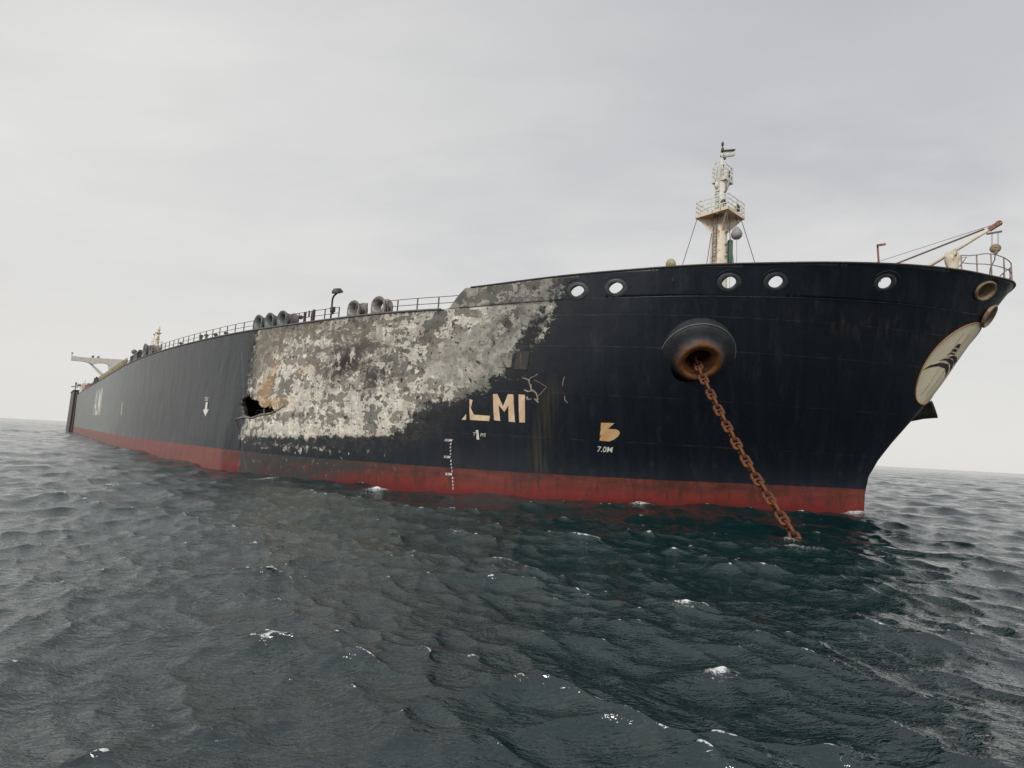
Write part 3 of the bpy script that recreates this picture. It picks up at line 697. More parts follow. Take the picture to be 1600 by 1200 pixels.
# closed chocks near the stem
for a, z, rx, ry in ((2.5, 17.42, .80, .62), (0., 16.05, .85, .75)):
    p = hv(a+1e-3, z, .02)
    if a == 0: nn = Vector((1, 0, -.55)).normalized(); xd = Vector((0, 1, 0)); p = Vector((float(hp(0., z)[0]), 0, z))
    else: nn = hn(a, z); xd = hv(a-.3, z)-hv(a+.3, z)
    Mx = frame(p, nn, xd)
    m_ = MB(); m_.lathe([(1.22*rx, -.06), (1.25*rx, .10), (1.12*rx, .17), (.98*rx, .14), (.86*rx, 0), (.82*rx, -.45), (.80*rx, -.60), (.01, -.62)], Mx, 32, ry/rx)
    c_ = m_.build('panama_chock', M['tan'], ship)
    m_ = MB(); m_.box(Mx @ Vector((0, -.28*ry, -.38)), (.9*rx, .3, .3*ry), Mx.to_3x3()); m_.build('chock_roller', M['dark'], c_)

# hawsepipe bell
hpn = hn(HAWSE_A, HAWSE_Z); axis = (hpn+Vector((.0, -.05, -.46))).normalized()
hc = hv(HAWSE_A, HAWSE_Z)
Mh = frame(hc, axis, Vector((1, 0, 0)))
m_ = MB(); pr = [(2.80, -1.5), (2.78, -.45), (2.70, -.20), (2.50, .0), (2.2, .12), (1.95, .25), (1.76, .42), (1.62, .58), (1.50, .68), (1.34, .70), (1.20, .60), (1.08, .40), (1.0, .5), (.98, -1.0), (.98, -3.2), (.05, -3.25)]
m_.lathe(pr, Mh, 48)
hb_ = m_.build('hawsepipe', M['hawse'], ship); at = hb_.data.attributes.new('rad', 'FLOAT', 'POINT')
rad = [3.0-min(i, 9)/9*1.9 - (.3 if i > 11 else 0) for i in range(len(pr)) for k in range(48)]
# attribute rises toward the mouth: 0 at the skirt, 3 at the lip
at.data.foreach_set('value', [max(0, (3.0-r)*1.05) for r in rad])
m_ = MB(); m_.tube([Mh @ Vector((2.72*math.cos(t), 2.72*math.sin(t), -.2)) for t in np.linspace(0, 2*math.pi, 48, endpoint=False)], .05, 6, closed=True); m_.build('weld_ring', M['grey'], hb_)
# port bell and anchor stub that peep past the stem
pc = hv(-13.6, 8.7); pm = Vector((2.95, 12.0, 10.0)); Lb = (pm-pc).length; Mp = frame(pc, pm-pc, Vector((1, 0, 0)))
m_ = MB(); m_.lathe([(.75, -1.5), (.75, Lb*.3), (.72, Lb*.75), (.84, Lb*.92), (.90, Lb*.96), (.7, Lb*.97), (.6, Lb*.8), (.05, Lb*.5)], Mp, 28)
pbell = m_.build('hawsepipe', M['dark'], ship)

# anchor chain
chain = empty('anchor_chain', ROOT_LOC, ROOT_ROT)
tag(chain, 'heavy rusty stud link anchor chain hanging from the bow hawsepipe to the sea', 'anchor chain')
p0 = hc+axis*(-1.6)+Vector((0, 0, -.35)); p1 = hc+axis*.75+Vector((.15, 0, -.90)); p2 = Vector((2.9, -21.5, -.1)); dirn = (p2-p1)
pts = []
for i in range(61):
    t = i/60; q = p1+dirn*t; q.z -= 1.0*math.sin(math.pi*t)*.55; pts.append(q)
pts = [p0+(p1-p0)*(i/8) for i in range(8)]+pts+[p2+Vector((.6, -.7, -.9)), p2+Vector((1.3, -1.4, -2.0))]
cum = [0]
for i in range(1, len(pts)): cum.append(cum[-1]+(pts[i]-pts[i-1]).length)
def along(s):
    s = min(max(s, 0), cum[-1]-1e-4)
    i = max(j for j in range(len(cum)) if cum[j] <= s); i = min(i, len(pts)-2)
    return pts[i].lerp(pts[i+1], (s-cum[i])/(cum[i+1]-cum[i]))
LL, LW, LR = .94, .56, .10
def link_mesh():
    b = MB(); loop = []; hl = LL/2-LW/2
    for i in range(32):
        t = 2*math.pi*i/32; x = math.cos(t)*LW/2*.82; y = math.sin(t)*LW/2*.82; loop.append((x+(hl if math.cos(t) >= 0 else -hl)*1.06, y, 0))
    b.tube(loop, LR, 8, closed=True); b.tube([(0, -LW/2*.78, 0), (0, 0, 0), (0, LW/2*.78, 0)], [LR*1.05, LR*.75, LR*1.05], 8)
    return b.mesh('chain_link')
lm = link_mesh(); lm.materials.append(M['rust']); pitch_ = LL-2*LR*1.15
nl = int(cum[-1]/pitch_)
for i in range(nl):
    a_, b_ = along(i*pitch_), along((i+1)*pitch_); d = (b_-a_).normalized()
    o = bpy.data.objects.new('chain_link', lm); COL.objects.link(o); o.parent = chain
    side = d.cross(Vector((0, 0, 1))).normalized(); ang = (math.pi/2 if i % 2 else 0)+.5+.06*math.sin(i*1.7)
    Mx = frame((a_+b_)/2, side.cross(d).normalized()*math.cos(ang)+side*math.sin(ang), d)
    o.matrix_local = Mx

# lettering
def lp(pl, name='lettering', mt='letter', step=.3): return decal(name, pl, M[mt], ship, .015, step)
lp([[(36.62, 6.02), (36.22, 6.03), (36.50, 6.5)]])
lp([[(36.95, 7.72), (36.62, 7.62), (36.4, 7.0), (35.81, 6.47), (34.42, 6.42), (34.25, 6.01), (35.90, 6.04), (36.45, 6.9)]])
lp([[(35.2, 8.14), (34.6, 7.2), (33.89, 6.10), (33.35, 6.06), (34.22, 7.30), (33.42, 6.78), (33.42, 7.32), (32.65, 6.04), (32.12, 6.01), (33.53, 8.17), (33.98, 8.17), (33.80, 7.22), (34.86, 8.17)]])
lp([[(33.12, 8.19), (32.59, 8.16), (31.34, 6.03), (31.78, 6.01)]])
# bulbous bow mark and its depth figure
lp([[(25.62, 6.30), (25.02, 4.92), (24.30, 4.90), (23.98, 5.08), (23.80, 5.34), (23.82, 5.60), (24.02, 5.78), (24.30, 5.86), (24.85, 5.86), (24.62, 6.32)]], 'bulb_mark', 'bulb')
def words(txt, size, a0, z0, name='marking', mt='mark', **k):
    V, F = text_polys(txt, size, a0, z0, **k); return skin(name, V, F, M[mt], ship, .015, smooth=False)
words('7.0M', .42, 24.85, 4.06, 'depth_figure', squeeze=1.0, shear=.3, bold=.012)
words('T', .26, 35.0, 4.80, 'thruster_mark', shear=.3); words('P/S', .26, 34.35, 4.76, 'thruster_mark', shear=.3, bold=.01)
lp([[(34.95, 5.24), (34.75, 5.25), (34.28, 4.50), (34.50, 4.49)]], 'thruster_mark', 'mark')
z = 4.25; lab = ['10.0M', '8', '6', '4', '2', '9.0M', '8', '6', '4', '2', '8.0M', '8', '6', '4', '2']; 
for i, t in enumerate(lab):
    zc_ = 4.22-i*.275; ac = float(np.interp(zc_, [.34, 1.5, 2.8, 4.3], [35.6, 35.78, 36.15, 36.7]))
    big = 'M' in t
    words(t, .20 if big else .17, ac+(.55 if big else 0), zc_, 'draught_figure', bold=.02)
# tug arrow
lp([[(77.0, 7.95), (74.9, 7.95), (74.9, 5.55), (77.0, 5.55)][:0] or [(76.6, 7.34), (75.55, 7.34), (75.1, 6.45), (76.15, 6.45)]], 'arrow_border', 'black')
o_ = decal('tug_arrow', [[(76.45, 7.30), (75.75, 7.30), (75.35, 6.42), (74.7, 6.42), (75.3, 5.60), (76.7, 6.42), (76.05, 6.42)]], M['mark'], ship, .03)
words('TUG', .44, 77.15, 7.46, 'tug_sign', squeeze=.92, bold=.02)
# company lettering further aft, seen at a grazing angle
words('ALMI', 6.6, a_of(-171., 9), 6.2, 'lettering', 'mark', squeeze=1.03, bold=.01)
lp([[(A1-2.7, 8.2), (A1-3.3, 8.2), (A1-3.3, 5.9), (A1-2.7, 5.9)]], 'hull_mark', 'mark')
# company badge around the stem
bd = decal('badge', [ell(.75, 12.35, 2.86, 3.02, 64)], M['badge'], ship, .02, .22)
rim = []; V0 = ell(.75, 12.35, 2.90, 3.06, 80)
m_ = MB(); m_.tube([hv(a, z, .02) for a, z in V0], .05, 5, closed=True); m_.build('badge_rim', M['badgeedge'], bd)
def stripe(pl):
    pl = [(1.55+(a-1.55)*1.2, 12.35+(z-12.35)*1.3) for a, z in pl]
    return decal('badge_stripe', [pl], M['badgedark'], bd, .035, .15)
stripe([(3.22, 11.88), (2.65, 12.10), (2.0, 12.20), (1.3, 12.12), (.7, 11.80), (.45, 11.62), (.62, 12.02), (1.2, 12.38), (2.0, 12.42), (2.8, 12.20)][::1])
stripe([(2.30, 12.50), (1.7, 12.55), (1.0, 12.38), (.38, 12.02), (.28, 12.22), (.8, 12.56), (1.4, 12.68), (1.9, 12.66)])
stripe([(1.70, 12.74), (1.1, 12.68), (.35, 12.40), (.18, 12.62), (.8, 12.84), (1.3, 12.86)])
stripe([(1.95, 12.82), (1.72, 13.02), (1.2, 12.98), (1.25, 12.90), (1.6, 12.92)])
stripe([(1.78, 13.08), (1.62, 13.24), (1.22, 13.20), (1.22, 13.06)])
stripe([(1.68, 13.30), (1.55, 13.50), (1.28, 13.52), (1.22, 13.28)])
for a, w_ in ((1.9, .02), (1.15, .025)):
    decal('badge_seam', [[(a+w_, 9.9), (a-w_, 9.9), (a-.15-w_, 14.6), (a-.15+w_, 14.6)]], M['badgeedge'], bd, .03, .3)
# bared scratches where something scraped the bow
def scratch(pts_, w, seed):
    rnd = random.Random(seed); L_ = []; R_ = []
    for i, p in enumerate(pts_):
        q = Vector(pts_[min(i+1, len(pts_)-1)])-Vector(pts_[max(i-1, 0)]); nn = Vector((-q.y, q.x)).normalized()
        L_.append(tuple(Vector(p)+nn*w*rnd.uniform(.3, 1))); R_.append(tuple(Vector(p)-nn*w*rnd.uniform(.3, 1)))
    decal('scratch', [L_+R_[::-1]], M['chip'], ship, .014, .2)
scratch([(33.47, 9.43), (33.2, 9.42), (33.0, 9.30), (32.85, 9.5), (32.65, 9.62), (32.50, 9.78)], .05, 1)
scratch([(32.95, 9.35), (32.75, 9.05), (32.55, 8.9), (32.35, 8.6), (32.1, 8.5), (31.75, 8.3), (31.5, 8.0), (31.35, 7.75)], .07, 2)
scratch([(32.9, 8.55), (32.5, 8.42), (32.2, 8.52), (31.95, 8.38)], .07, 3)
scratch([(32.4, 8.0), (32.15, 7.8), (31.9, 7.85)], .09, 8); scratch([(31.7, 7.9), (31.45, 7.75), (31.2, 7.6)], .08, 9)
scratch([(32.55, 9.35), (31.9, 9.1), (31.25, 8.82)], .018, 4); scratch([(31.25, 8.8), (31.4, 8.4), (31.5, 8.1)], .03, 5)
scratch([(30.31, 9.62), (30.2, 9.2), (30.05, 8.9)], .035, 6); scratch([(29.5, 8.2), (29.3, 7.9), (28.97, 7.68)], .04, 7)
# doubler patches left in the burnt corner
def patch(pl, mt='char'):
    m2 = MB(); c_ = [hv(a, z, .01) for a, z in pl]; n_ = hn(*pl[0]); m2.poly(c_, n_*.05); m2.build('doubler_plate', M[mt], ship)
patch([(36.3, 11.4), (35.3, 11.4), (34.9, 10.25), (35.9, 10.25)]); patch([(35.0, 11.5), (34.0, 11.5), (33.5, 10.1), (34.6, 10.1)], 'dark')

# ------------------------------------------------------------------ railings
def rail_run(name, pts, h, mt, parent, post=2.1, rails=(1.0, .52), r=.032, pr=.045, step=None):
    m_ = MB(); P = [Vector(p) for p in pts]
    for k in rails: m_.tube([p+Vector((0, 0, h*k)) for p in P], r, 5)
    L = 0; nxt = 0
    for i in range(len(P)-1):
        d = (P[i+1]-P[i]).length
        while nxt <= L+d+1e-6:
            q = P[i].lerp(P[i+1], (nxt-L)/d); m_.bar(q-Vector((0, 0, .05)), q+Vector((0, 0, h*rails[0])), pr*2); nxt += post
        L += d
    q = P[-1]; m_.bar(q, q+Vector((0, 0, h*rails[0])), pr*2)
    return m_.build(name, M[mt], parent)
def edge(a, inset=.18): 
    p = hv(a, zdeck_a(a)); n_ = hn(a, min(zdeck_a(a), 15)); n_.z = 0; n_.normalize(); return p-n_*inset
def eds(a0, a1, st=1.0): return [edge(float(a)) for a in np.arange(a0, a1+.01, st)]
aS = lambda x: a_of(x, 15.1)
rail_run('deck_railing', eds(aS(-21.0)-.6, aS(-27.2), .8), 1.15, 'rail', ship)
rail_run('deck_railing', eds(aS(-29.6), aS(-31.0), .7), 1.15, 'rail', ship)
rail_run('deck_railing', eds(aS(-33.2), aS(-41.2), .8), 1.15, 'rail', ship)
rail_run('deck_railing', eds(aS(-47.6), aS(-80), 1.), 1.15, 'rail', ship)
rail_run('deck_railing', eds(aS(-80.5), aS(-86), 1.5), 1.15, 'palerail', ship)
rail_run('deck_railing', eds(aS(-108), aS(-116), 2.), 1.15, 'palerail', ship)
rail_run('deck_railing', eds(aS(-175), aS(-195), 4.), 1.1, 'palerail', ship)
# little mushroom lumps on the rail: lifebuoy light and hydrant seen between posts
def inb(x, inset=.5, z=15.12): e_ = edge(aS(x), inset); return Vector((e_.x, e_.y, z))

# yellow walkway with lattice sides beside the manifold
m_ = MB(); P = [edge(float(a), .5)+Vector((0, 0, 0)) for a in np.arange(aS(-112), aS(-176), 3.)]
for k in (.25, 1.0, 1.75): m_.tube([p+Vector((0, 0, k)) for p in P], .075, 5)
for i, (p, q) in enumerate(zip(P, P[1:])):
    m_.bar(p, p+Vector((0, 0, 1.8)), .12); m_.bar(p+Vector((0, 0, .2)), q+Vector((0, 0, 1.7)), .09); m_.bar(p+Vector((0, 0, 1.7)), q+Vector((0, 0, .2)), .09)
wk = m_.build('walkway_railing', M['yellow'], ship)
m_ = MB()
for p, q in zip(P, P[1:]): m_.bar(p+Vector((0, .8, .35)), q+Vector((0, .8, .35)), 1.3, .5)
m_.build('walkway_pipe', M['yellow'], wk)

# ------------------------------------------------------------------ bell mouthed chocks on the deck edge
def chock_mesh(R=.82, L=1.15):
    """a spool with a flared bell at both ends, opening across the ship's side, on a squared foot"""
    b = MB(); h = L/2
    prof_ = [(.36, 0), (.40, h*.4), (.52, h*.78), (R*.86, h*1.0), (R*.97, h*.98), (R, h*.86), (R*.93, h*.66), (R*.80, h*.40), (R*.76, 0)]
    prof_ = prof_+[(r, -z) for r, z in prof_[-2:0:-1]]
    Mx = frame((0, 0, R*.98), (0, -1, 0), (1, 0, 0)); b.lathe(prof_, Mx, 28, closed=True)
    for s in (-1, 1): # squared lower cheeks of each bell
        y = s*h*.80
        for sx_ in (-1, 1):
            b.poly([(sx_*R*.98, y-.09, R*.98), (sx_*R*.98, y-.09, 0), (sx_*R*.25, y-.09, 0), (sx_*R*.62, y-.09, R*.34)], (0, .18, 0))
        b.box((0, y, .10), (R*1.5, .2, .2))
    return b
def chock(x, mt, rz=0., R=.82, L=1.15, out_=.1, label=None):
    c = edge(aS(x), out_+L/2); me = chock_mesh(R, L).mesh('bell_chock'); o = link('bell_chock', me, M[mt], ship)
    n_ = hn(aS(x), 14.5); o.location = (c.x, c.y, 15.14); o.rotation_euler = (0, 0, math.atan2(n_.y, n_.x)+math.pi/2+rz); o['group'] = 'bell mouthed mooring chocks along the deck edge'
    b2 = MB(); b2.box((0, 0, -.03), (R*2.3, L*1.1, .10)); p_ = b2.build('foot_plate', M['rustred' if mt == 'char' else 'dark'], o)
    if label: o['label'] = label
    return o
chock(-31.3, 'char', R=.80); chock(-28.3, 'char', R=.84)
for x in (-46.7, -44.5, -42.2): chock(x, 'grey', R=.86, L=1.5)
# the boxes standing behind the single chocks
for x in (-32.4, -29.6):
    pass
# lamp bracket on the deck edge, burnt
c = inb(-34.4, .25); m_ = MB()
m_.tube([c, c+Vector((0, 0, 1.0)), c+Vector((0, 0, 2.0)), c+Vector((.2, 0, 2.3)), c+Vector((1.2, -.1, 2.42))], .09, 8)
lb = m_.build('lamp_bracket', M['dark'], ship)
m_ = MB(); m_.lathe([(.05, .42), (.34, .38), (.52, .12), (.54, .0), (.36, -.04), (.02, -.05)], frame(c+Vector((1.3, -.1, 2.42)), (.25, -.35, .9)), 14); m_.build('floodlight', M['dark'], lb)
m_ = MB(); m_.box(c+Vector((.42, -.05, .95)), (.42, .35, .48)); m_.bar(c+Vector((.1, 0, .95)), c+Vector((.42, 0, .95)), .1); m_.box(c+Vector((.42, -.05, .62)), (.22, .2, .2)); m_.build('junction_box', M['dark'], lb)
# stump posts and valve on the rail
for x, h_ in ((-38.35, 1.15), (-36.95, 1.25)):
    c = inb(x, .2); m_ = MB(); m_.box(c+Vector((0, 0, h_/2)), (.22, .22, h_)); m_.box(c+Vector((0, 0, .04)), (.4, .4, .08)); m_.build('stump_post', M['dark'], ship)
c = inb(-38.35, .2); m_ = MB(); m_.bar(c+Vector((0, 0, .72)), c+Vector((-.75, -.1, .72)), .09); m_.lathe([(.02, -.16), (.2, -.13), (.22, 0), (.2, .13), (.02, .16)], frame(c+Vector((-.85, -.1, .72)), (1, 0, 0)), 12); m_.build('valve_wheel', M['dark'], ship)
c = inb(-37.7, .2); m_ = MB(); m_.box(c+Vector((0, 0, .9)), (.16, .12, .62)); m_.build('hanging_bracket', M['dark'], ship)
for x, s in ((-62.8, .9), (-61.0, .8), (-58., .55), (-70.5, .5), (-55.0, .45)):
    c = inb(x, .55); m_ = MB(); m_.tube([c, c+Vector((0, 0, s*.8))], .13, 8); m_.tube([c+Vector((.35, 0, 0)), c+Vector((.35, 0, s*.9))], .10, 8); m_.lathe([(.03, 0), (.24, .02), (.26, .14), (.16, .26), (.02, .28)], frame(c+Vector((0, 0, s*.8)), (0, 0, 1)), 10); m_.build('vent_head', M['dark'], ship)

# midships roller sets and vents, far along the edge
def roller_set(x, w, h_, mt, hood=True):
    c = inb(x, .9); m_ = MB(); m_.box(c+Vector((0, 0, .15)), (w, 1.2, .3))
    for k in np.linspace(-.42, .42, 3): m_.lathe([(.30, 0), (.34, .1), (.24, .4), (.24, h_*.55), (.34, h_*.62), (.1, h_*.66)], frame(c+Vector((k*w, -.2, .28)), (0, 0, 1)), 12)
    m_.box(c+Vector((0, .3, h_*.5)), (w*.8, .4, h_*.7))
    o = m_.build('roller_fairlead', M[mt], ship)
    if hood:
        m2 = MB(); pl = [(c.x+w*.5*math.cos(t)*.55, c.y+.1, 15.2+h_*.62+h_*.36*math.sin(t)) for t in np.linspace(0, math.pi, 12)]
        m2.poly(pl, (0, .5, 0)); m2.build('roller_hood', M['grey'], o)
    return o
roller_set(-102.2, 3.2, 2.5, 'grey'); roller_set(-106., 3.4, 2.1, 'dark', False)
c = inb(-105.8, .8); m_ = MB(); m_.lathe([(.04, 0), (.10, .3), (.08, 1.9), (.42, 2.2), (.46, 2.6), (.22, 2.85), (.02, 2.9)], frame(c, (0, 0, 1)), 14); m_.build('vent_head', M['grey'], ship)
c = inb(-99.5, .8); m_ = MB(); m_.box(c+Vector((0, 0, 2.0)), (2.6, .3, .22)); m_.bar(c+Vector((-1.2, 0, 0)), c+Vector((-1.2, 0, 2.1)), .2); m_.bar(c+Vector((1.2, 0, 0)), c+Vector((1.2, 0, 2.1)), .2); m_.build('rope_davit', M['dark'], ship)
roller_set(-93.0, 2.4, 1.8, 'grey', False); c = chock(-90.6, 'grey', R=1.2, L=1.4); chock(-86.0, 'grey', R=.85, L=1.2)
for x in (-180., -186.): chock(x, 'dark', R=1.1, L=1.3)
c = inb(-215, 1.2); m_ = MB()
for k in range(7): m_.lathe([(.7, 0), (.75, .4), (.5, .9), (.5, 1.5+.4*(k % 2)), (.7, 1.8+.3*(k % 3)), (.1, 2.0+.3*(k % 3))], frame(c+Vector((-4.5*k, 0, 0)), (0, 0, 1)), 10)
m_.bar(c+Vector((6, 0, .4)), c+Vector((-32, 0, .9)), 1.4, 1.1); m_.build('mooring_winch', M['rustred'], ship)
c = inb(-250, 1.2); m_ = MB(); m_.box(c+Vector((0, 0, 1.8)), (9, 2, 3.4)); m_.box(c+Vector((-8, 0, 1.3)), (6, 2, 2.6)); m_.tube([c+Vector((-4, 0, 2)), c+Vector((-4, 0, 5.2))], .25, 8); m_.box(c+Vector((-8, -.5, 3.4)), (13, 3, .35)); m_.build('stern_locker', M['white'], ship)

# hose crane mast amidships
hm_x, hm_y = -105., -38.7
def sh(z): return (hm_x, hm_y, 15.1+(z-15.1)*1.3)
m_ = MB(); m_.tube([sh(15.1), sh(18.5), sh(21.0)], [.34, .3, .18], 12); hm = m_.build('midship_mast', M['cream'], ship)
for z, w in ((19.2, .7), (20.1, 1.0)):
    m_ = MB(); m_.box(sh(z), (w, w, .1)); m_.build('mast_platform', M['cream'], hm)
m_ = MB(); m_.box(sh(17.9), (1.7, 1.7, .1))
for s in (-1, 1):
    for t_ in (-1, 1): m_.bar(sh(16.5), Vector(sh(17.85))+Vector((s*.8, t_*.8, 0)), .1)
m_.build('mast_platform', M['cream'], hm)
m_ = MB()
for s in (-1, 1):
    for t_ in (-1, 1):
        m_.bar(Vector(sh(17.9))+Vector((s*.8, t_*.8, 0)), Vector(sh(18.9))+Vector((s*.8, t_*.8, 0)), .06)
    m_.bar(Vector(sh(18.85))+Vector((s*.8, -.8, 0)), Vector(sh(18.85))+Vector((s*.8, .8, 0)), .05); m_.bar(Vector(sh(18.85))+Vector((-.8, s*.8, 0)), Vector(sh(18.85))+Vector((.8, s*.8, 0)), .05)
m_.build('platform_rail', M['cream'], hm)
for z, dx in ((18.1, .75), (19.4, .4), (20.4, .45), (20.4, -.45), (18.2, -.7)):
    m_ = MB(); m_.lathe([(.02, 0), (.2, .05), (.2, .35), (.02, .4)], frame(Vector(sh(z))+Vector((dx, 0, 0)), (0, 0, 1)), 10); m_.build('mast_light', M['white'], hm)
m_ = MB(); m_.tube([Vector(sh(15.1))+Vector((3.2, -1.0, 0)), Vector(sh(19.4))+Vector((3.2, -1.0, 0))], .09, 6); m_.box(Vector(sh(19.4))+Vector((3.2, -1, .1)), (.8, .3, .2)); m_.build('lamp_post', M['cream'], ship)

# ------------------------------------------------------------------ accommodation block and its bridge wing
SX = -235.
m_ = MB(); m_.box((SX-9, 0, 20.2), (18, 66, 11.4)); hs = m_.build('accommodation_block', M['white'], ship)
for k in range(14):
    m_ = MB(); m_.box((SX+.03, -26+4*k, 24.3), (.1, 2.4, 1.2)); m_.build('window', M['glass'], hs)
def wing(s):
    b = MB(); t = lambda y, z: (SX-.9, s*y, z)
    # deep beam tapering to the tip, arched underside
    pl = [(-47.3, 27.5), (-47.3, 25.9), (-43.8, 25.95), (-42.2, 25.7), (-40.9, 25.25), (-40.4, 25.55), (-39.2, 25.95), (-37.6, 26.1), (-36.6, 25.9), (-36.2, 25.0), (-36.1, 24.0), (-29., 24.0), (-29., 28.3), (-33., 28.2), (-40., 27.7), (-44., 27.4)]
    b.poly([t(y, z) for y, z in pl], (1.8, 0, 0)); return b
wg = wing(1).build('bridge_wing', M['white'], hs)
wing(-1).build('bridge_wing', M['white'], hs)
for s in (1, -1):
    m_ = MB(); m_.poly([(SX-.5, s*-42.3, 25.75), (SX-.5, s*-41.0, 25.3), (SX-.5, s*-36.0, 20.9), (SX-.5, s*-36.0, 19.9), (SX-.5, s*-37.2, 20.6)], (1.0, 0, 0)); m_.build('wing_brace', M['white'], hs)
    m_ = MB(); m_.tube([(SX, s*-47.2, 27.5), (SX, s*-47.2, 28.4)], .1, 6); m_.lathe([(.03, 0), (.3, .1), (.3, .4), (.03, .5)], frame((SX, s*-47.2, 28.3), (0, 0, 1)), 10); m_.build('wing_lamp', M['grey'], hs)
    for y in (-41.2, -39.6):
        m_ = MB(); m_.lathe([(.3, 0), (.3, .5), (.45, .7), (.3, 1.0), (.02, 1.1)], frame((SX, s*y, 27.5), (0, 0, 1)), 10); m_.build('wing_lamp', M['grey'], hs)
m_ = MB(); m_.bar((-275, -43.4, 17.4), (-275, -43.4, 20.2), .3); m_.box((-275, -43.4, 19.9), (.6, .6, 1.0)); m_.box((-275, -43.6, 18.5), (1.4, 2.4, .3)); m_.build('stern_light_post', M['grey'], ship)

# ------------------------------------------------------------------ foremast
MX = -13.6
def mp_(y, z, dx=0.): return Vector((MX+dx, y+.35+.085*(z-27.5), z))
fm = MB(); fm.tube([mp_(0, 15.8), mp_(0, 22), mp_(0, 26), mp_(0, 31.2)], [2.1, 2.0, 1.85, 1.50], 32); fore = fm.build('foremast', M['cream'], ship)
m_ = MB(); m_.tube([mp_(0, 31.2), mp_(0, 33), mp_(0, 35.4)], [1.24, 1.2, 1.14], 28); m_.tube([mp_(.1, 35.4), mp_(.1, 38.0)], [.42, .34], 14); m_.build('upper_column', M['white'], fore)
PZ, PH = 31.15, 3.85
m_ = MB(); m_.box(mp_(0, PZ), (2*PH, 2*PH, .16))
for s in (-1, 1):
    m_.box(mp_(0, PZ-.12)+Vector((s*PH, 0, 0)), (.1, 2*PH, .36)); m_.box(mp_(0, PZ-.12)+Vector((0, s*PH, 0)), (2*PH, .1, .36))
    for t_ in (-1, 1): m_.poly([mp_(0, PZ-.2)+Vector((s*1.3, t_*1.3, 0)), mp_(0, PZ-.2)+Vector((s*(PH-.1), t_*(PH-.1), 0)), mp_(0, PZ-2.1)+Vector((s*1.05, t_*1.05, 0))], (s*.02, -t_*.08, 0))
m_.build('lower_platform', M['cream'], fore)
def box_rail(name, z, hx, hy, h_, n_, mt='white', open_=None):
    c = mp_(0, z); pts = [c+Vector((x*hx, y*hy, 0)) for x, y in ((-1, -1), (1, -1), (1, 1), (-1, 1), (-1, -1))]
    b = MB()
    for k in (1., .66, .33): b.tube([p+Vector((0, 0, h_*k)) for p in pts], .07, 5)
    for p, q in zip(pts, pts[1:]):
        for i in range(n_): r_ = p.lerp(q, i/n_); b.bar(r_, r_+Vector((0, 0, h_)), .14)
    return b.build(name, M[mt], fore)
box_rail('platform_rail', PZ, PH-.05, PH-.05, 1.5, 4)
m_ = MB(); m_.box(mp_(.6, 35.45), (3.3, 3.5, .14)); m_.lathe([(1.15, -1.0), (1.9, 0), (1.9, .1)], frame(mp_(.5, 35.35), (0, 0, 1)), 8)
for s in (-1, 1): m_.box(mp_(.6, 35.35)+Vector((s*1.65, 0, 0)), (.08, 3.5, .42)); m_.box(mp_(.6, 35.35)+Vector((0, s*1.75, 0)), (3.3, .08, .42))
m_.build('upper_platform', M['white'], fore)
c0_ = mp_(.6, 35.5)
m_ = MB(); pts = [c0_+Vector((x*1.6, y*1.7, 0)) for x, y in ((-1, -1), (1, -1), (1, 1), (-1, 1), (-1, -1))]
for k in (1.45, .95, .5): m_.tube([p+Vector((0, 0, k)) for p in pts], .065, 5)
for p, q in zip(pts, pts[1:]):
    for i in range(3): r_ = p.lerp(q, i/3); m_.bar(r_, r_+Vector((0, 0, 1.45)), .13)
m_.build('platform_rail', M['white'], fore)
# radar scanner, top lamp, lamps and boxes
m_ = MB(); rc = mp_(.8, 38.35, .2); rr_ = Matrix.Rotation(.75, 3, 'Z') @ Matrix.Rotation(.10, 3, 'Y')
m_.box(rc, (.5, .5, .45)); m_.build('radar_motor', M['grey'], fore)
m_ = MB(); m_.lathe([(.02, -1.95), (.22, -1.9), (.29, -1.6), (.29, 1.6), (.22, 1.9), (.02, 1.95)], frame(rc+Vector((.5, .6, .35)), (.35, .9, .16), (0, 0, 1)), 12, .75); m_.build('radar_scanner', M['white'], fore)
m_ = MB(); m_.bar(rc+Vector((-.1, -1.2, .52)), rc+Vector((1.2, 2.3, 1.10)), .6, .16); m_.build('radar_cap', M['dark'], fore)
m_ = MB(); m_.lathe([(.5, 0), (.5, .08), (.16, .2), (.16, .5), (.3, .6), (.3, .95), (.12, 1.0), (.14, 1.2), (.28, 1.3), (.28, 1.6), (.05, 1.75)], frame(mp_(.2, 38.4), (0, 0, 1)), 14); m_.build('top_lamp', M['dark'], fore)
m_ = MB(); m_.box(mp_(-.35, 36.9, .5), (.4, .4, .6)); m_.build('mast_light', M['dark'], fore)
m_ = MB(); m_.box(mp_(2.3, 36.4, .6), (.5, .5, .5)); m_.bar(mp_(2.2, 36.6, .6), mp_(3.0, 37.3, .9), .25); m_.bar(mp_(1.4, 35.8, 1.), mp_(2.9, 36.0, 1.), .22); m_.build('mast_light', M['dark'], fore)
m_ = MB(); m_.lathe([(.06, 0), (.12, .9), (.24, 1.0), (.2, 1.3), (.03, 1.4)], frame(mp_(-1.0, 35.5, .8), (0, 0, 1)), 10); m_.build('mast_light', M['white'], fore)
for y, dx in ((-2.6, 2.2), (1.9, 3.1), (3.2, 2.6)):
    m_ = MB(); m_.lathe([(.05, .35), (.3, .3), (.62, .02), (.64, -.1), (.5, -.16), (.02, -.17)], frame(mp_(y, PZ+.9, dx), (.25, -.1, .95)), 16); m_.bar(mp_(y, PZ, dx), mp_(y, PZ+.8, dx), .12)
    m_.build('floodlight', M['dark'], fore)
m_ = MB()  # signal equipment cluster at the starboard corner
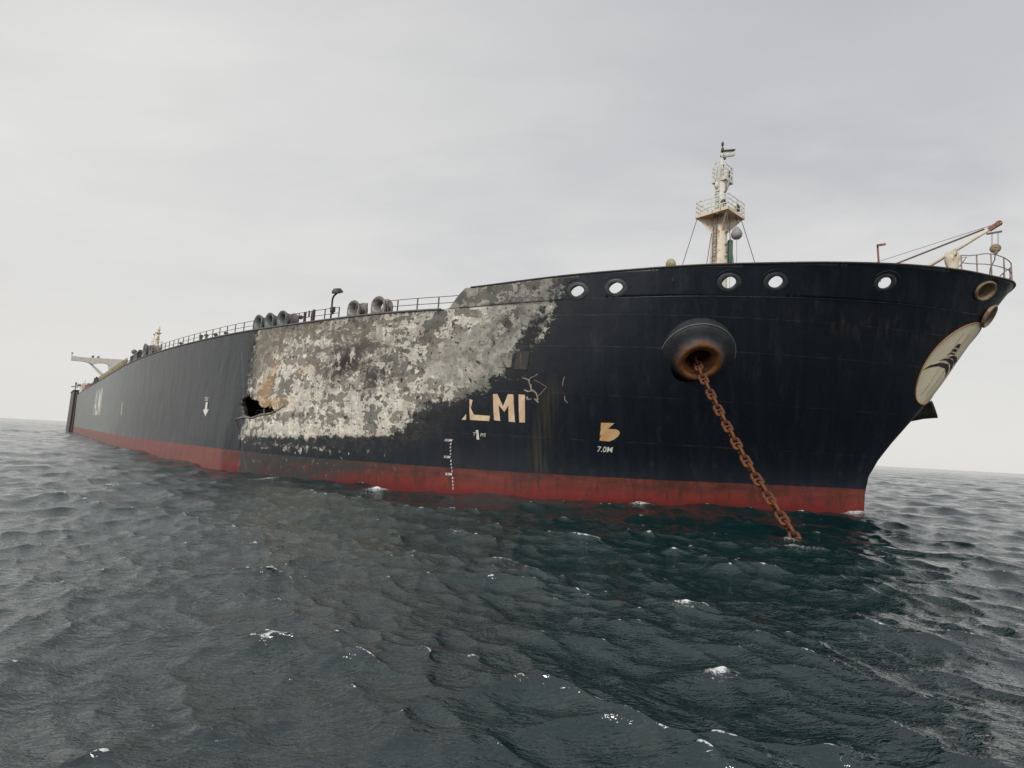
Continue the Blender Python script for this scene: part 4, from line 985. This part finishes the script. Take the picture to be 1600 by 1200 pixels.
m_.tube([mp_(-3.5, PZ-.4, 1.2), mp_(-3.5, PZ+2.9, 1.2)], .26, 10); m_.lathe([(.03, 0), (.4, .1), (.4, .6), (.03, .7)], frame(mp_(-3.7, PZ+2.6, 1.2), (-.3, -.7, .5)), 12)
for z in (.3, 1.2, 2.2): m_.box(mp_(-3.55, PZ+z, 1.2), (.75, .7, .16))
m_.build('signal_lantern', M['white'], fore)
m_ = MB(); m_.poly([mp_(3.2, PZ+.5, 1.), mp_(5.1, PZ+1.3, 1.), mp_(5.1, PZ+2.7, 1.), mp_(4.4, PZ+2.4, 1.), mp_(4.0, PZ+1.4, 1.)], (.5, .3, 0)); m_.bar(mp_(3., PZ+.5, 1.2), mp_(4.6, PZ+.9, 1.2), .3); m_.build('horn_screen', M['cream'], fore)
# caged ladder
def ladder(name, a_, b_, w, mt='white', hoops=True):
    a_, b_ = Vector(a_), Vector(b_); d = b_-a_; s = Vector((.75, .65, 0)).normalized()*w/2; m_ = MB()
    for t_ in (-1, 1): m_.tube([a_+s*t_, b_+s*t_], .08, 5)
    n_ = int(d.length/.38)
    for i in range(n_): p = a_+d*(i/n_); m_.tube([p-s, p+s], .04, 4)
    if hoops:
        o_ = s.cross(d).normalized()
        if o_.y > 0: o_ = -o_
        nh = max(2, int(d.length/1.5))
        for i in range(nh+1):
            p = a_+d*(i/nh); m_.tube([p+s*1.3*math.cos(t)+o_*(1.05*math.sin(t)) for t in np.linspace(0, math.pi, 10)], .06, 5)
        for t in (math.pi*.25, math.pi*.5, math.pi*.75): m_.tube([a_+s*1.3*math.cos(t)+o_*1.05*math.sin(t), b_+s*1.3*math.cos(t)+o_*1.05*math.sin(t)], .045, 5)
    return m_.build(name, M[mt], fore)
ladder('ladder', mp_(-2.15, 16.5), mp_(-1.95, PZ-.3), .75, 'rail')
ladder('ladder', mp_(-1.75, PZ+.2), mp_(-1.9, 37.0), .7, 'white')
ladder('ladder', mp_(2.4, 22.0), mp_(2.3, 27.6), .6, 'rail', True)
for z in (26.2, 29.0, 27.6, 33.8):
    m_ = MB(); m_.box(mp_(-.35, z, 1.9 if z < 30 else 1.25), (.35, .35, .2)); m_.bar(mp_(-.35, z, 1.4 if z < 30 else 1.0), mp_(-.35, z+.1, 2.1 if z < 30 else 1.5), .5, .07); m_.build('mast_step', M['char'], fore)
m_ = MB(); m_.tube([mp_(-.9, 26.6, 1.3), mp_(0, 26.75, 2.0), mp_(1.9, 26.9, .6)], .05, 6); m_.build('cable', M['dark'], fore)
m_ = MB(); m_.lathe([(.02, 0), (.55, .05), (.6, .2), (.6, 2.6), (.5, 2.75), (.02, 2.8)], frame(mp_(3.1, 25.9, 1.1), (0, 0, 1)), 14); m_.build('lamp_screen', M['green'], fore)
for i, (p, q) in enumerate(((Vector((MX-1.7, -1.5, 30.3)), (MX-5.6, -2.9, 16.2)), (Vector((MX-1.7, 1.8, 30.3)), (MX-6.5, 6.0, 16.2)), (Vector((MX+1.7, 1.8, 30.3)), (MX+5.4, 3.0, 16.2)), (Vector((MX+1.7, -1.5, 30.3)), (MX+6, -6.5, 16.2)))):
    m_ = MB(); m_.tube([p, q], .04, 5); m_.build('stay_wire', M['rail'], fore)
m_ = MB(); ba = Vector((MX+1.65, .9, 28.4)); m_.tube([ba+Vector((-.1, 0, 2.3)), ba, ba+Vector((.05, 0, -8))], .018, 4); m_.tube([(MX+1.0, .6, 30.6), (MX+1.1, .6, 19)], .018, 4); m_.build('halyard', M['rail'], fore)
sb = MB(); sb.lathe([(.02, .80), (.16, .74), (.44, .40), (.60, 0), (.55, -.34), (.34, -.56), (.02, -.62)], frame(ba, (0, 0, 1)), 16)
sg = sb.build('signal_ball', M['signal'], None); sg.location = ROOT_LOC; sg.rotation_euler = (0, 0, ROOT_ROT)
tag(sg, 'grey pear shaped day signal ball hanging beside the pale foremast', 'signal ball')

# slim the mast to its true width
for o in [fore]+[c for c in COL.objects if c.parent == fore]:
    if o.name.startswith(('stay_wire', 'halyard')): continue
    for v_ in o.data.vertices: v_.co.x = MX+(v_.co.x-MX)*.49; v_.co.y *= .49; v_.co.z -= .5
# ------------------------------------------------------------------ stem head: davit crane, pulpit rail, lamps
m_ = MB(); m_.tube([(-1.0, -1, 17.2), (6.7, -1, 21.28), (9.5, -1, 22.82)], [.16, .15, .11], 12); dv_ = m_.build('stem_davit', M['cream'], ship)
m_ = MB(); m_.lathe([(.42, 16.3), (.40, 20.2), (.48, 20.6), (.50, 20.9), (.30, 21.3)], frame((6.72, -1, 0), (0, 0, 1)), 18); m_.box((6.72, -1, 21.05), (.75, .9, .35)); m_.build('davit_post', M['cream'], dv_)
m_ = MB(); m_.bar((9.0, -1, 22.55), (9.68, -1, 22.93), .24, .32); m_.lathe([(.14, -.12), (.20, -.1), (.20, .1), (.14, .12)], frame((9.6, -1, 22.9), (0, 1, 0)), 14); m_.build('davit_head', M['rustred'], dv_)
m_ = MB(); m_.bar((8.85, -1, 22.25), (9.75, -1, 22.22), .10, .13); m_.build('davit_jib', M['rail'], dv_)
m_ = MB(); m_.tube([(-8., -1, 18.35), (8.75, -1, 22.68)], .075, 8); m_.build('davit_brace', M['rail'], dv_)
m_ = MB(); m_.tube([(-8, -1, 20.1), (9.1, -1, 22.85)], .02, 5); m_.build('davit_wire', M['rail'], dv_)
m_ = MB()
for x in (9.15, 9.50): m_.tube([(x+.02, -1, 22.25), (x-.02, -1, 21.15)], .022, 5)
m_.build('davit_fall', M['dark'], dv_)
m_ = MB(); m_.lathe([(.06, -.14), (.30, -.13), (.34, -.06), (.34, .06), (.30, .13), (.06, .14)], frame((9.32, -1, 20.98), (.2, -1, 0)), 18); m_.box((9.32, -1, 20.7), (.22, .25, .3)); m_.build('hook_block', M['tan'], dv_)
m_ = MB(); m_.tube([(9.3, -1, 20.6), (9.25, -1, 20.1), (9.0, -1.1, 19.5), (8.9, -1.1, 18.6)], .04, 6); m_.build('hook_rope', M['dark'], dv_)
m_ = MB(); m_.tube([(6.75, -1, 20.7), (7.62, -1, 20.72), (7.1, -1, 20.0)], .035, 5); m_.tube([(7.62, -1, 20.72), (7.2, -1, 20.05), (6.75, -1, 20.05)], .03, 5); m_.build('winch_handle', M['palerail'], dv_)
PP = [hv(a, ztop_a(abs(a)), 0)+Vector((-.12, 0, 0)) for a in np.arange(5.2, -5.3, -.65)]
m_ = MB(); top = [1.15, 1.22, 1.4, 1.62, 1.75, 1.75, 1.70, 1.6, 1.55, 1.55, 1.6, 1.70, 1.75, 1.75, 1.5, 1.3, 1.15]
for k in (1.0, .52): m_.tube([p+Vector((0, 0, h_*k)) for p, h_ in zip(PP, top)], .036, 6)
for i in range(0, len(PP), 2): m_.bar(PP[i]-Vector((0, 0, .1)), PP[i]+Vector((0, 0, top[i])), .08)
m_.build('stem_railing', M['palerail'], ship)
m_ = MB(); e_ = Vector((4.35, -11.2, 0)); m_.bar(e_+Vector((0, .5, 17.0)), e_+Vector((0, .1, 19.6)), .10); m_.bar(e_+Vector((0, 0, 19.5)), e_+Vector((.45, .25, 19.55)), .13); m_.build('lamp_post', M['rustred'], ship)
m_ = MB(); e_ = hv(aS(-7.0)-0, 17.4)+Vector((-.2, .3, .0)); e_.z = 17.45
m_.bar(e_+Vector((.2, 0, -.9)), e_+Vector((.1, 0, .1)), .14); yl = m_.build('searchlight', M['dark'], ship)
m_ = MB(); m_.lathe([(.05, -.35), (.30, -.3), (.36, .1), (.34, .16), (.02, .18)], frame(e_+Vector((0, 0, .42)), (.35, -.9, -.1)), 18); m_.build('searchlight_head', M['yellow'], yl)

build_sea()
